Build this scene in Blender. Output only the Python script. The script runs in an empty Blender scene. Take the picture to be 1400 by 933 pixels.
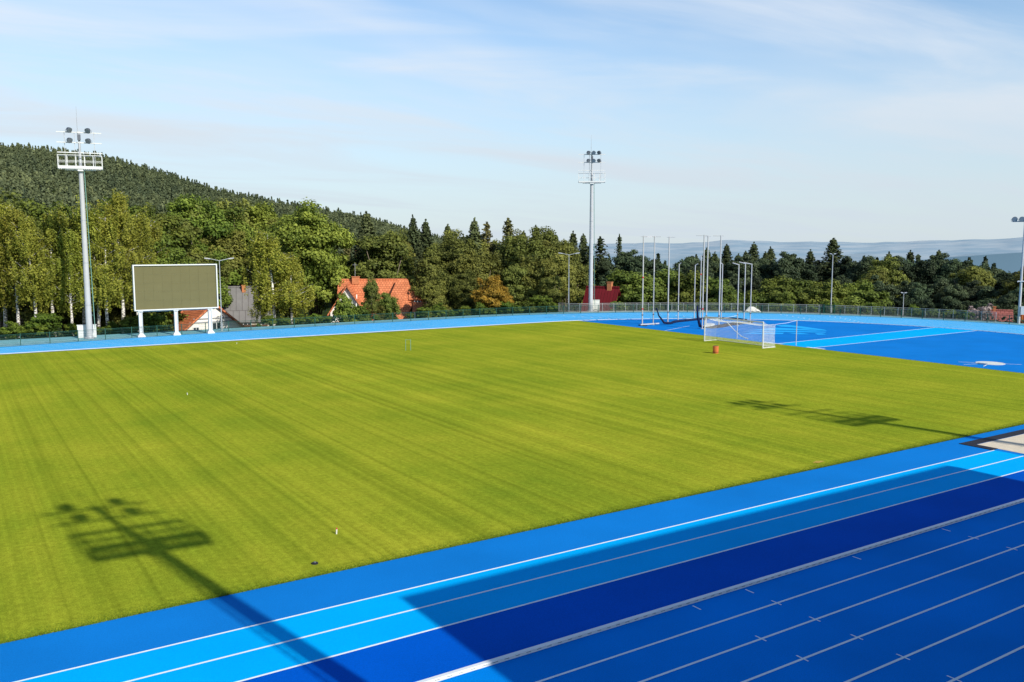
import bpy, math, random
import numpy as np
from mathutils import Vector, Matrix
random.seed(7)
rng = np.random.default_rng(11)
S = bpy.context.scene
COL = S.collection
rad = math.radians
PI = math.pi

# ------------------------------------------------------------------ camera facts (metres; camera stands at x=0,y=0)
CAM_H, YAW, PITCH, ROLL, FPX = 9.437, rad(33.002), rad(6.265), rad(-0.044), 1193.6
SUN_EL = rad(32.3)
SUN_AZ = math.atan2(0.168, -0.986)          # clockwise from +Y, direction towards the sun

def bearing(px):                             # compass bearing (clockwise from +Y) of a column of the view
    return YAW + math.atan((px - 700) / 1193.6)
def elev_z(px, py, dist):                    # height seen at that column/row at a horizontal distance
    b = bearing(px)
    depth = dist * math.cos(b - YAW)
    return CAM_H + depth * math.tan(math.atan((466.5 - py) / 1193.6) - PITCH)

# ------------------------------------------------------------------ materials
def mat(name, col, rough=0.6, spec=0.4, metal=0.0, noise=None, bump=None, noise2=None, sat=None):
    """noise=(scale, amount, stretch) varies the value; noise2 the same at another size; bump=(scale,strength)"""
    m = bpy.data.materials.new(name); m.use_nodes = True
    nt = m.node_tree; N = nt.nodes; L = nt.links
    b = N['Principled BSDF']
    b.inputs['Roughness'].default_value = rough
    b.inputs['Metallic'].default_value = metal
    b.inputs['Specular IOR Level'].default_value = spec
    tc = N.new('ShaderNodeTexCoord')
    src = None
    rgb = N.new('ShaderNodeRGB'); rgb.outputs[0].default_value = (*col, 1)
    cur = rgb.outputs[0]
    for nz in (noise, noise2):
        if not nz: continue
        mp = N.new('ShaderNodeMapping'); mp.inputs['Scale'].default_value = nz[2] if len(nz) > 2 else (1, 1, 1)
        L.new(tc.outputs['Object'], mp.inputs[0])
        t = N.new('ShaderNodeTexNoise'); t.inputs['Scale'].default_value = nz[0]; t.inputs['Detail'].default_value = 5
        L.new(mp.outputs[0], t.inputs['Vector'])
        mr = N.new('ShaderNodeMapRange'); mr.inputs[1].default_value = 0.25; mr.inputs[2].default_value = 0.75
        mr.inputs[3].default_value = 1 - nz[1]; mr.inputs[4].default_value = 1 + nz[1]
        L.new(t.outputs[0], mr.inputs[0])
        hs = N.new('ShaderNodeHueSaturation'); L.new(cur, hs.inputs['Color']); L.new(mr.outputs[0], hs.inputs['Value'])
        cur = hs.outputs[0]
    L.new(cur, b.inputs['Base Color'])
    if bump:
        t = N.new('ShaderNodeTexNoise'); t.inputs['Scale'].default_value = bump[0]; t.inputs['Detail'].default_value = 4
        L.new(tc.outputs['Object'], t.inputs['Vector'])
        bp = N.new('ShaderNodeBump'); bp.inputs['Strength'].default_value = bump[1]; bp.inputs['Distance'].default_value = 0.02
        L.new(t.outputs[0], bp.inputs['Height']); L.new(bp.outputs[0], b.inputs['Normal'])
    return m

ROYAL = (0.008, 0.19, 0.72); LIGHT = (0.004, 0.47, 0.93)
M = {}
M['royal'] = mat('royal_blue_rubber', (0.006, 0.20, 0.61), 0.9, 0.02, noise=(0.25, 0.10), noise2=(30, 0.13), bump=(220, 0.25))
M['light'] = mat('light_blue_rubber', (0.0, 0.425, 0.93), 0.9, 0.02, noise=(0.3, 0.07), noise2=(30, 0.09), bump=(220, 0.25))
M['lane'] = mat('track_blue_rubber', (0.06, 0.46, 0.86), 0.85, 0.06, noise=(0.18, 0.07), noise2=(4, 0.06), bump=(200, 0.25))  # lighter blue: grazing sheen and haze of the far side put into the colour
M['royal_shade'] = mat('shaded_royal_rubber', (0.0, 0.10, 0.55), 0.9, 0.02, noise=(0.25, 0.12), noise2=(30, 0.15), bump=(220, 0.25))  # royal blue darkened: shade on the inner strip painted into the colour
M['home'] = mat('shaded_straight_rubber', (0.0, 0.245, 0.80), 0.9, 0.02, noise=(0.22, 0.14), noise2=(30, 0.14), bump=(200, 0.25))  # track blue darkened: shade on the near straight painted into the colour
M['pale_paint'] = mat('pale_blue_paint', (0.01, 0.42, 0.9), 0.8, 0.15)
M['line'] = mat('white_line_paint', (0.88, 0.91, 0.90), 0.7, 0.2, noise=(3, 0.06))
M['tick'] = mat('worn_line_paint', (0.88, 0.92, 0.94), 0.7, 0.2)
M['teal'] = mat('teal_concrete', (0.20, 0.44, 0.48), 0.8, 0.2, noise=(1.2, 0.15))
M['edge_dark'] = mat('dark_blue_strip', (0.01, 0.2, 0.45), 0.8, 0.2)
M['kerb'] = mat('white_aluminium', (0.78, 0.8, 0.8), 0.4, 0.5, noise=(2, 0.05))
M['dark_slot'] = mat('dark_slot', (0.02, 0.025, 0.035), 0.9)
M['black_rubber'] = mat('black_rubber', (0.012, 0.013, 0.022), 0.8, noise=(3, 0.2))
M['sand'] = mat('sand', (0.72, 0.62, 0.46), 0.95, 0.1, noise=(2.5, 0.1), noise2=(18, 0.1), bump=(14, 0.8))
M['galv'] = mat('galvanised_steel', (0.44, 0.45, 0.46), 0.45, 0.5, 0.25, noise=(1.5, 0.12))
M['galv2'] = mat('pale_grey_paint', (0.47, 0.47, 0.47), 0.5, 0.4, noise=(1.2, 0.06))
M['white'] = mat('white_paint', (0.68, 0.68, 0.66), 0.4, 0.5, noise=(2, 0.04))
M['offwhite'] = mat('offwhite_paint', (0.75, 0.74, 0.66), 0.5, 0.4, noise=(2, 0.06))
M['lampdark'] = mat('dark_lamp_housing', (0.14, 0.15, 0.17), 0.4, 0.5, 0.5)
M['lampglass'] = mat('lamp_glass', (0.16, 0.18, 0.2), 0.15, 0.8)
M['red'] = mat('red_band', (0.6, 0.03, 0.04), 0.5)
M['greenmetal'] = mat('dark_green_metal', (0.01, 0.075, 0.05), 0.5, 0.4)
M['laddergreen'] = mat('pale_green_metal', (0.16, 0.32, 0.26), 0.5, 0.4)
M['screen'] = mat('screen_face', (0.150, 0.135, 0.062), 0.75, 0.1, noise=(0.8, 0.05))
M['net'] = mat('white_net', (0.85, 0.86, 0.88), 0.8)
M['cagenet'] = mat('dark_cage_net', (0.012, 0.02, 0.06), 0.9, 0.1)
M['greynet'] = mat('grey_cage_net', (0.05, 0.048, 0.06), 0.9, 0.1, noise=(4, 0.3))
M['clay'] = mat('orange_plastic', (0.62, 0.17, 0.05), 0.6, 0.3, noise=(3, 0.15))
M['darkclay'] = mat('dark_rim', (0.06, 0.02, 0.015), 0.7)
M['wallcream'] = mat('cream_render', (0.72, 0.66, 0.5), 0.85, 0.1, noise=(1.3, 0.08))
M['wallwhite'] = mat('white_render', (0.84, 0.81, 0.72), 0.85, 0.1, noise=(1.3, 0.06))
M['wood'] = mat('brown_wood', (0.13, 0.06, 0.03), 0.8, 0.1, noise=(2, 0.2))
M['brick'] = mat('orange_brick', (0.52, 0.2, 0.09), 0.85, 0.1, noise=(4, 0.2))
M['glass'] = mat('window_glass', (0.03, 0.04, 0.05), 0.08, 0.8)
M['bark'] = mat('dark_bark', (0.075, 0.055, 0.04), 0.9, 0.1, noise=(6, 0.3))
M['palebark'] = mat('grey_bark', (0.25, 0.2, 0.15), 0.9, 0.1, noise=(5, 0.3))
M['redbox'] = mat('orange_panel', (0.75, 0.2, 0.03), 0.5)
M['concrete'] = mat('grey_concrete', (0.36, 0.35, 0.33), 0.85, 0.2, noise=(0.8, 0.12))

def birch_bark():
    m = bpy.data.materials.new('birch_bark'); m.use_nodes = True
    N = m.node_tree.nodes; L = m.node_tree.links; b = N['Principled BSDF']; b.inputs['Roughness'].default_value = 0.8
    tc = N.new('ShaderNodeTexCoord'); mp = N.new('ShaderNodeMapping'); mp.inputs['Scale'].default_value = (2, 2, 5)
    t = N.new('ShaderNodeTexNoise'); t.inputs['Scale'].default_value = 1.5; t.inputs['Detail'].default_value = 6
    r = N.new('ShaderNodeValToRGB'); r.color_ramp.elements[0].position = 0.42; r.color_ramp.elements[0].color = (0.1, 0.08, 0.06, 1)
    r.color_ramp.elements[1].position = 0.52; r.color_ramp.elements[1].color = (0.78, 0.74, 0.66, 1)
    L.new(tc.outputs['Object'], mp.inputs[0]); L.new(mp.outputs[0], t.inputs['Vector']); L.new(t.outputs[0], r.inputs[0]); L.new(r.outputs[0], b.inputs['Base Color'])
    return m
M['birchbark'] = birch_bark()

def tile_mat(name, c1, c2, along=0.30, across=0.35, bumpy=0.6):
    """roof tiles laid in courses: x runs along the ridge, z up the slope (object space)"""
    m = bpy.data.materials.new(name); m.use_nodes = True
    N = m.node_tree.nodes; L = m.node_tree.links; b = N['Principled BSDF']; b.inputs['Roughness'].default_value = 0.75
    b.inputs['Specular IOR Level'].default_value = 0.2
    tc = N.new('ShaderNodeTexCoord'); sp = N.new('ShaderNodeSeparateXYZ'); L.new(tc.outputs['UV'], sp.inputs[0])
    cb = N.new('ShaderNodeCombineXYZ'); L.new(sp.outputs[0], cb.inputs[0]); L.new(sp.outputs[1], cb.inputs[1])
    br = N.new('ShaderNodeTexBrick'); br.offset = 0.0 if along > 0.9 else 0.5
    br.inputs['Scale'].default_value = 1.0; br.inputs['Brick Width'].default_value = along; br.inputs['Row Height'].default_value = across
    br.inputs['Mortar Size'].default_value = 0.035; br.inputs['Mortar Smooth'].default_value = 0.6
    br.inputs['Color1'].default_value = (*c1, 1); br.inputs['Color2'].default_value = (*c2, 1)
    br.inputs['Mortar'].default_value = (c1[0]*.35, c1[1]*.3, c1[2]*.3, 1)
    L.new(cb.outputs[0], br.inputs['Vector'])
    t = N.new('ShaderNodeTexNoise'); t.inputs['Scale'].default_value = 0.9; t.inputs['Detail'].default_value = 5; L.new(tc.outputs['Object'], t.inputs['Vector'])
    hs = N.new('ShaderNodeHueSaturation'); mr = N.new('ShaderNodeMapRange'); mr.inputs[3].default_value = 0.72; mr.inputs[4].default_value = 1.25
    L.new(t.outputs[0], mr.inputs[0]); L.new(mr.outputs[0], hs.inputs['Value']); L.new(br.outputs[0], hs.inputs['Color']); L.new(hs.outputs[0], b.inputs['Base Color'])
    bp = N.new('ShaderNodeBump'); bp.inputs['Strength'].default_value = bumpy; bp.inputs['Distance'].default_value = 0.05; bp.invert = True
    L.new(br.outputs['Fac'], bp.inputs['Height']); L.new(bp.outputs[0], b.inputs['Normal'])
    return m
M['tiles'] = tile_mat('orange_clay_tiles', (0.74, 0.25, 0.11), (0.58, 0.18, 0.075), 0.42, 0.42)
M['redmetal'] = tile_mat('red_metal_roof', (0.17, 0.012, 0.018), (0.14, 0.010, 0.014), 0.5, 40.0)
M['greyroof'] = tile_mat('grey_sheet_roof', (0.20, 0.19, 0.18), (0.175, 0.17, 0.16), 0.9, 40.0)
M['pinkroof'] = tile_mat('salmon_roof', (0.36, 0.12, 0.10), (0.3, 0.10, 0.08), 0.5, 0.5)
M['railgrey'] = mat('weathered_railing', (0.34, 0.34, 0.32), 0.6, 0.3)
M['darktile'] = tile_mat('slate_roof', (0.1, 0.11, 0.13), (0.08, 0.09, 0.1), 0.5, 0.5)

def leaf_mat(name, dark, bright, trans=0.25, autumn=None, randv=0.35):
    """leaf colour from the per-face 'tint' of the clump and the tree's own random value"""
    m = bpy.data.materials.new(name); m.use_nodes = True
    N = m.node_tree.nodes; L = m.node_tree.links; b = N['Principled BSDF']; out = N['Material Output']
    b.inputs['Roughness'].default_value = 0.62; b.inputs['Specular IOR Level'].default_value = 0.2
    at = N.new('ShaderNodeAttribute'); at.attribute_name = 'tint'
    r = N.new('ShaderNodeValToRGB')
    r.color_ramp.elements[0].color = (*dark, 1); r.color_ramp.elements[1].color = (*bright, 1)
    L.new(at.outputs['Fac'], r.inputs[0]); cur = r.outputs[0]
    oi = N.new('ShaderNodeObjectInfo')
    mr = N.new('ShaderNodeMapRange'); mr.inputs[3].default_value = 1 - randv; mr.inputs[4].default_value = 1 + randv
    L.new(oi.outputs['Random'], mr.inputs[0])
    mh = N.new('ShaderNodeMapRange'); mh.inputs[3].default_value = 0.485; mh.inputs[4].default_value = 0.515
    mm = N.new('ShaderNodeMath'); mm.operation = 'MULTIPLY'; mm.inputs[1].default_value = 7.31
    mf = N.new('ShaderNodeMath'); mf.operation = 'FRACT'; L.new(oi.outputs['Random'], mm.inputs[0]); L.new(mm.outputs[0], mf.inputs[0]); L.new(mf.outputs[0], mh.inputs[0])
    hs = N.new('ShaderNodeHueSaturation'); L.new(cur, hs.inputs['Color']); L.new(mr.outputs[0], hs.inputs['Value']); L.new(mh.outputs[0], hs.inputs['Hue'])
    cur = hs.outputs[0]
    L.new(cur, b.inputs['Base Color'])
    tr = N.new('ShaderNodeBsdfTranslucent'); L.new(cur, tr.inputs['Color'])
    mx = N.new('ShaderNodeMixShader'); mx.inputs[0].default_value = trans
    L.new(b.outputs[0], mx.inputs[1]); L.new(tr.outputs[0], mx.inputs[2]); L.new(mx.outputs[0], out.inputs['Surface'])
    return m
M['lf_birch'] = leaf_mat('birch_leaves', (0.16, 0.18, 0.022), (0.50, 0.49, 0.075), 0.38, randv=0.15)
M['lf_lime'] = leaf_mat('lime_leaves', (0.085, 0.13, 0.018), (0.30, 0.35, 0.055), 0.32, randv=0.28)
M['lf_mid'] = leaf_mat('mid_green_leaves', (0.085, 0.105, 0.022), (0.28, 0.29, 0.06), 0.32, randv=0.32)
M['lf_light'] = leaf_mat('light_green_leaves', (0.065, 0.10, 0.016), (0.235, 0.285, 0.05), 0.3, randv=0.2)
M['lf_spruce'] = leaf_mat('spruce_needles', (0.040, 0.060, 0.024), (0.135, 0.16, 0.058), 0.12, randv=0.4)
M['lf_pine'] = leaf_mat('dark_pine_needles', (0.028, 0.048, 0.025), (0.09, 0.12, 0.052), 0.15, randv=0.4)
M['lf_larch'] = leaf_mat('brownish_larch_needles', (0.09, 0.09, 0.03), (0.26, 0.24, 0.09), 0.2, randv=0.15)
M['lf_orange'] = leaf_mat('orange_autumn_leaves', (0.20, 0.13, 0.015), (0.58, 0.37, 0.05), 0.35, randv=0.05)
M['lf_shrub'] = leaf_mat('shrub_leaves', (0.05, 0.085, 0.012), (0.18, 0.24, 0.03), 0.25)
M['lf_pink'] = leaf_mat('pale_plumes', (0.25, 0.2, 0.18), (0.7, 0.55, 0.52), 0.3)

# ------------------------------------------------------------------ mesh builder
class MB:
    def __init__(s): s.v = []; s.f = []
    def add(s, vs, fs):
        o = len(s.v); s.v.extend([tuple(v) for v in vs]); s.f.extend([tuple(i + o for i in f) for f in fs])
    def box(s, c, d, rz=0.0, M4=None):
        hx, hy, hz = d[0]/2, d[1]/2, d[2]/2
        vs = [Vector((x*hx, y*hy, z*hz)) for z in (-1, 1) for x, y in ((-1, -1), (1, -1), (1, 1), (-1, 1))]
        if M4 is not None: vs = [M4 @ v for v in vs]
        ca, sa = math.cos(rz), math.sin(rz)
        vs = [(v.x*ca - v.y*sa + c[0], v.x*sa + v.y*ca + c[1], v.z + c[2]) for v in vs]
        s.add(vs, [(0, 3, 2, 1), (4, 5, 6, 7), (0, 1, 5, 4), (1, 2, 6, 5), (2, 3, 7, 6), (3, 0, 4, 7)])
    def tube(s, pts, radii, n=8, cap=True):
        pts = [Vector(p) for p in pts]
        if not hasattr(radii, '__len__'): radii = [radii]*len(pts)
        rings = []
        for i, p in enumerate(pts):
            a = pts[max(i-1, 0)]; b = pts[min(i+1, len(pts)-1)]
            t = (b - a).normalized()
            up = Vector((0, 0, 1)) if abs(t.z) < 0.9 else Vector((1, 0, 0))
            x = t.cross(up).normalized(); y = x.cross(t).normalized()
            rings.append([p + (x*math.cos(2*PI*k/n + PI/4) + y*math.sin(2*PI*k/n + PI/4))*radii[i] for k in range(n)])
        vs = [v for r in rings for v in r]; fs = []
        for i in range(len(pts)-1):
            for k in range(n):
                k2 = (k+1) % n
                fs.append((i*n+k, i*n+k2, (i+1)*n+k2, (i+1)*n+k))
        if cap: fs.append(tuple(range(n))[::-1]); fs.append(tuple((len(pts)-1)*n + k for k in range(n)))
        s.add(vs, fs)
    def lathe(s, prof, n=20, c=(0, 0, 0), M4=None):
        vs = []; fs = []
        for r, z in prof:
            for k in range(n):
                v = Vector((r*math.cos(2*PI*k/n), r*math.sin(2*PI*k/n), z))
                if M4 is not None: v = M4 @ v
                vs.append((v[0]+c[0], v[1]+c[1], v[2]+c[2]))
        for i in range(len(prof)-1):
            for k in range(n):
                k2 = (k+1) % n; fs.append((i*n+k, i*n+k2, (i+1)*n+k2, (i+1)*n+k))
        fs.append(tuple(range(n))[::-1]); fs.append(tuple((len(prof)-1)*n+k for k in range(n)))
        s.add(vs, fs)
    def quad(s, a, b, c, d): s.add([a, b, c, d], [(0, 1, 2, 3)])
    def poly(s, pts, z=0.0): s.add([(p[0], p[1], z) for p in pts], [tuple(range(len(pts)))])
    def strip(s, inner, outer, z):
        n = len(inner); vs = [(*p, z) for p in inner] + [(*p, z) for p in outer]
        s.add(vs, [(i, n+i, n+i+1, i+1) for i in range(n-1)])
    def build(s, name, m, parent=None, smooth=False, loc=None):
        me = bpy.data.meshes.new(name); me.from_pydata(s.v, [], s.f); me.update()
        me.materials.append(m)
        if smooth:
            me.polygons.foreach_set('use_smooth', [True]*len(me.polygons))
            me.set_sharp_from_angle(angle=rad(40))
        o = bpy.data.objects.new(name, me); COL.objects.link(o)
        if parent: o.parent = parent
        if loc: o.location = loc
        return o

def tag(o, label=None, cat=None, group=None, kind=None):
    if label: o['label'] = label
    if cat: o['category'] = cat
    if group: o['group'] = group
    if kind: o['kind'] = kind
    return o
def empty(name, loc, rz=0, label=None, cat=None, group=None):
    o = bpy.data.objects.new(name, None); COL.objects.link(o); o.location = loc; o.rotation_euler.z = rz
    return tag(o, label, cat, group)
def copy_tree(o, parent=None):
    c = o.copy(); COL.objects.link(c)
    if parent: c.parent = parent
    for ch in list(o.children): copy_tree(ch, c)
    return c
def struct(mb, name, m): return tag(mb.build(name, m), kind='structure')

# ------------------------------------------------------------------ stadium outline
CX, CY, R0, XL = 59.6, 51.9, 35.85, -24.8
def ring(R, n=48, y_shift=0):
    pts = []
    for k in range(n+1):
        a = -PI/2 + PI*k/n; pts.append((CX + R*math.cos(a), CY + R*math.sin(a)))
    for k in range(n+1):
        a = PI/2 + PI*k/n; pts.append((XL + R*math.cos(a), CY + R*math.sin(a)))
    pts.append(pts[0]); return pts
def loop_strip(mb, Ra, Rb, z): mb.strip(ring(Ra), ring(Rb), z)
# outer edge of the rubber: the far side widens slowly from left to right
OUT = [(-24.8, 93.2), (-10, 93.6), (4, 94.2), (10.6, 95.3), (18, 96.3), (27.5, 97.4), (40.8, 98.2), (52, 98.6), (60, 98.7)]
for k in range(1, 30):
    a = PI/2 - PI*k/30; OUT.append((CX + 46.9*math.cos(a), CY + 46.9*math.sin(a)))
OUT += [(CX, 5.0)]
OUT_L = [(XL, 5.0)]
for k in range(1, 30):
    a = -PI/2 - PI*k/30; OUT_L.append((XL + 46*math.cos(a), CY + 46*math.sin(a)*0.92))
def offset(pts, d):
    res = []
    for i, p in enumerate(pts):
        a = pts[max(i-1, 0)]; b = pts[min(i+1, len(pts)-1)]
        tx, ty = b[0]-a[0], b[1]-a[1]; l = math.hypot(tx, ty); res.append((p[0] - ty/l*d, p[1] + tx/l*d))
    return res

# ------------------------------------------------------------------ terrain: one sheet to the horizon
def sstep(a, b, x):
    t = min(max((x-a)/(b-a), 0), 1); return t*t*(3-2*t)
RIDGE = [(-60, 5.0), (-20, 6.2), (-5, 6.3), (3.1, 5.9), (8.3, 5.5), (11.8, 4.72), (14.7, 3.85), (19.1, 2.93), (23.6, 2.12), (26.1, 1.35), (30, 0.3), (36, -1.2), (60, -4)]
def interp(tab, x):
    if x <= tab[0][0]: return tab[0][1]
    for (a, va), (b, vb) in zip(tab, tab[1:]):
        if x <= b: return va + (vb-va)*(x-a)/(b-a)
    return tab[-1][1]
FAR = [(-180, 0.0), (28, 0.0), (36, 0.12), (40, 0.10), (44, 0.13), (47, 0.24), (50, 0.2), (53.5, 0.16), (56, 0.2), (58.8, 0.2), (61, 0.32), (63.2, 0.4), (68, 0.45), (80, 0.3), (180, 0.0)]
MIDR = [(-180, -2), (45, -1.9), (52, -1.4), (56, -1.15), (59.6, -0.70), (63.3, -0.40), (67, -0.35), (75, -0.9), (90, -2), (180, -2)]
def terrain(x, y):
    dx = max(abs(x - 17.4) - 42.2, 0); dy = max(y - CY, 0)
    sd = math.hypot(dx, dy) - 49.4
    base = -0.03 - 6.0*sstep(0.3, 16, sd)
    r = math.hypot(x, y)
    if r < 190: return base
    az = math.degrees(math.atan2(x, y))
    # wooded hill on the left
    Rr = 780
    e = interp(RIDGE, az) - 1.40 + 0.3*sstep(12, 26, az)
    zr = CAM_H + Rr*math.tan(rad(e))
    zh = -6 + (zr + 6)*sstep(190, Rr, r) if zr > -6 else -6 + (zr+6)*sstep(190, Rr, r)
    if r > Rr: zh = zr + (-230 - zr)*sstep(Rr, 3500, r)
    z = zh + 2.0*math.sin(x*0.021)*math.cos(y*0.017)*sstep(200, 400, r)
    if r > 3500:
        zm = CAM_H + 6500*math.tan(rad(interp(MIDR, az)))
        zf = CAM_H + 16000*math.tan(rad(interp(FAR, az) + 0.035*math.sin(az*1.1) + 0.02*math.sin(az*2.7+1) + 0.01*math.sin(az*6.1)))
        zl = CAM_H + 10500*math.tan(rad(-0.42 + 0.10*math.sin(az*0.9+2) + 0.05*math.sin(az*2.3)))
        b1 = math.exp(-((r-6500)/1300)**2); z = -230 + (zm+230)*b1 if zm > -230 else -230
        z += (zf+230)*sstep(9500, 16000, r)*(1 if r < 16000 else 1 - 0.4*sstep(16000, 26000, r))
        z = max(z, -230 + (zl+230)*math.exp(-((r-10500)/700)**2))
        z += 14*math.sin(x*0.0011+1)*math.sin(y*0.0013)*sstep(8000, 12000, r)
    return z
def make_terrain():
    rs = [0.0] + list(np.linspace(8, 60, 8)) + list(np.linspace(64, 150, 50)) + list(np.geomspace(156, 1100, 40)) + list(np.geomspace(1200, 30000, 46))
    azs = np.concatenate([np.arange(-10, 75, 0.6), np.arange(75, 350, 5.0)])
    V = [(0, 0, -0.03)]; F = []
    for r in rs[1:]:
        for a in azs:
            x, y = r*math.sin(rad(a)), r*math.cos(rad(a)); V.append((x, y, terrain(x, y)))
    n = len(azs)
    for i in range(len(rs)-1):
        for k in range(n):
            k2 = (k+1) % n
            if i == 0: F.append((0, 1+k2, 1+k))
            else: F.append((1+(i-1)*n+k, 1+(i-1)*n+k2, 1+i*n+k2, 1+i*n+k))
    mb = MB(); mb.v = V; mb.f = F
    m = bpy.data.materials.new('meadow_and_hills'); m.use_nodes = True
    N = m.node_tree.nodes; L = m.node_tree.links; b = N['Principled BSDF']; b.inputs['Roughness'].default_value = 0.95; b.inputs['Specular IOR Level'].default_value = 0.05
    g = N.new('ShaderNodeNewGeometry'); ln = N.new('ShaderNodeVectorMath'); ln.operation = 'LENGTH'; L.new(g.outputs['Position'], ln.inputs[0])
    nz = N.new('ShaderNodeTexNoise'); nz.inputs['Scale'].default_value = 0.15; nz.inputs['Detail'].default_value = 8; L.new(g.outputs['Position'], nz.inputs['Vector'])
    near = N.new('ShaderNodeValToRGB'); near.color_ramp.elements[0].color = (0.012, 0.022, 0.006, 1); near.color_ramp.elements[1].color = (0.06, 0.085, 0.018, 1)
    near.color_ramp.elements[0].position = 0.35; near.color_ramp.elements[1].position = 0.7; L.new(nz.outputs[0], near.inputs[0])
    # far country: pale fields and woods, distance haze mixed into their colours
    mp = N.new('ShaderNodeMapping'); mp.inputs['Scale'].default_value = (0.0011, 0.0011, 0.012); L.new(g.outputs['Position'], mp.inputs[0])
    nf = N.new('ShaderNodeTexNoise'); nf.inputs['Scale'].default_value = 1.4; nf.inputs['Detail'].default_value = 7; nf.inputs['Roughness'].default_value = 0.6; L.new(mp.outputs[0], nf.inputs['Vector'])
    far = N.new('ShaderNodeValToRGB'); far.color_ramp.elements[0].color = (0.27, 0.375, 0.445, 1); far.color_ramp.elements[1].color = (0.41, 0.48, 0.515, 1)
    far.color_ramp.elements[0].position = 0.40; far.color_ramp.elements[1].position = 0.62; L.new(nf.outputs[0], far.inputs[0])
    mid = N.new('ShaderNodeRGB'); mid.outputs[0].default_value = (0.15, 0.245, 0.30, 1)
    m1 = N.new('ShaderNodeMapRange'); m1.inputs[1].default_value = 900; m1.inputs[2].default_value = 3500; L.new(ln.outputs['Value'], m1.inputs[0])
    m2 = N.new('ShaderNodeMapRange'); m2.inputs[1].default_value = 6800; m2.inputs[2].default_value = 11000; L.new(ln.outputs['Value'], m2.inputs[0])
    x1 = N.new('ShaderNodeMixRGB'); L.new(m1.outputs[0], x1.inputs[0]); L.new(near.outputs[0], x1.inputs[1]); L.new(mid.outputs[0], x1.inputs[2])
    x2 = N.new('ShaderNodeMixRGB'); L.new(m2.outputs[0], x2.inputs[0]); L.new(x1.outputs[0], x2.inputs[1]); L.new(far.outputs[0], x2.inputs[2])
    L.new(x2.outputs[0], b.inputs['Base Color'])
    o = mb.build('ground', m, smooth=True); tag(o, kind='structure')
    for p in o.data.polygons: p.use_smooth = True
make_terrain()

# ------------------------------------------------------------------ rubber surfaces, grass, lines
full = OUT_L + OUT[0:0]
out_loop = [(XL, 5.0)] + [(CX, 5.0)]
mb = MB()
outer_loop = list(reversed(OUT)) + [p for p in reversed(OUT_L)][:-1] + [(XL, 5.0)]
# fan from the centre line keeps the big sheet planar and simple
mb.poly(outer_loop, 0.0)
struct(mb, 'track', M['lane'])
mb = MB(); mb.poly(ring(R0)[:-1], 0.004); struct(mb, 'infield_surface', M['royal'])
# paved strip beyond the fence and darker blue strip inside it
_a = offset(OUT, -0.05); _b = [(p[0], max(p[1], 100.8 + 0.01*p[0])) if p[0] < 62 and p[1] > 80 else p for p in offset(OUT, 2.4)]
mb = MB(); mb.strip(_a, _b, 0.006); struct(mb, 'paved_strip', M['teal'])
mb = MB(); mb.strip(offset(OUT, -0.42), offset(OUT, -0.08), 0.010); struct(mb, 'dark_blue_strip', M['edge_dark'])
# apron behind the near straight
mb = MB(); mb.poly([(-60, -14), (95, -14), (95, 5.0), (-60, 5.0)], -0.004); struct(mb, 'apron_paving', M['concrete'])

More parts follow.
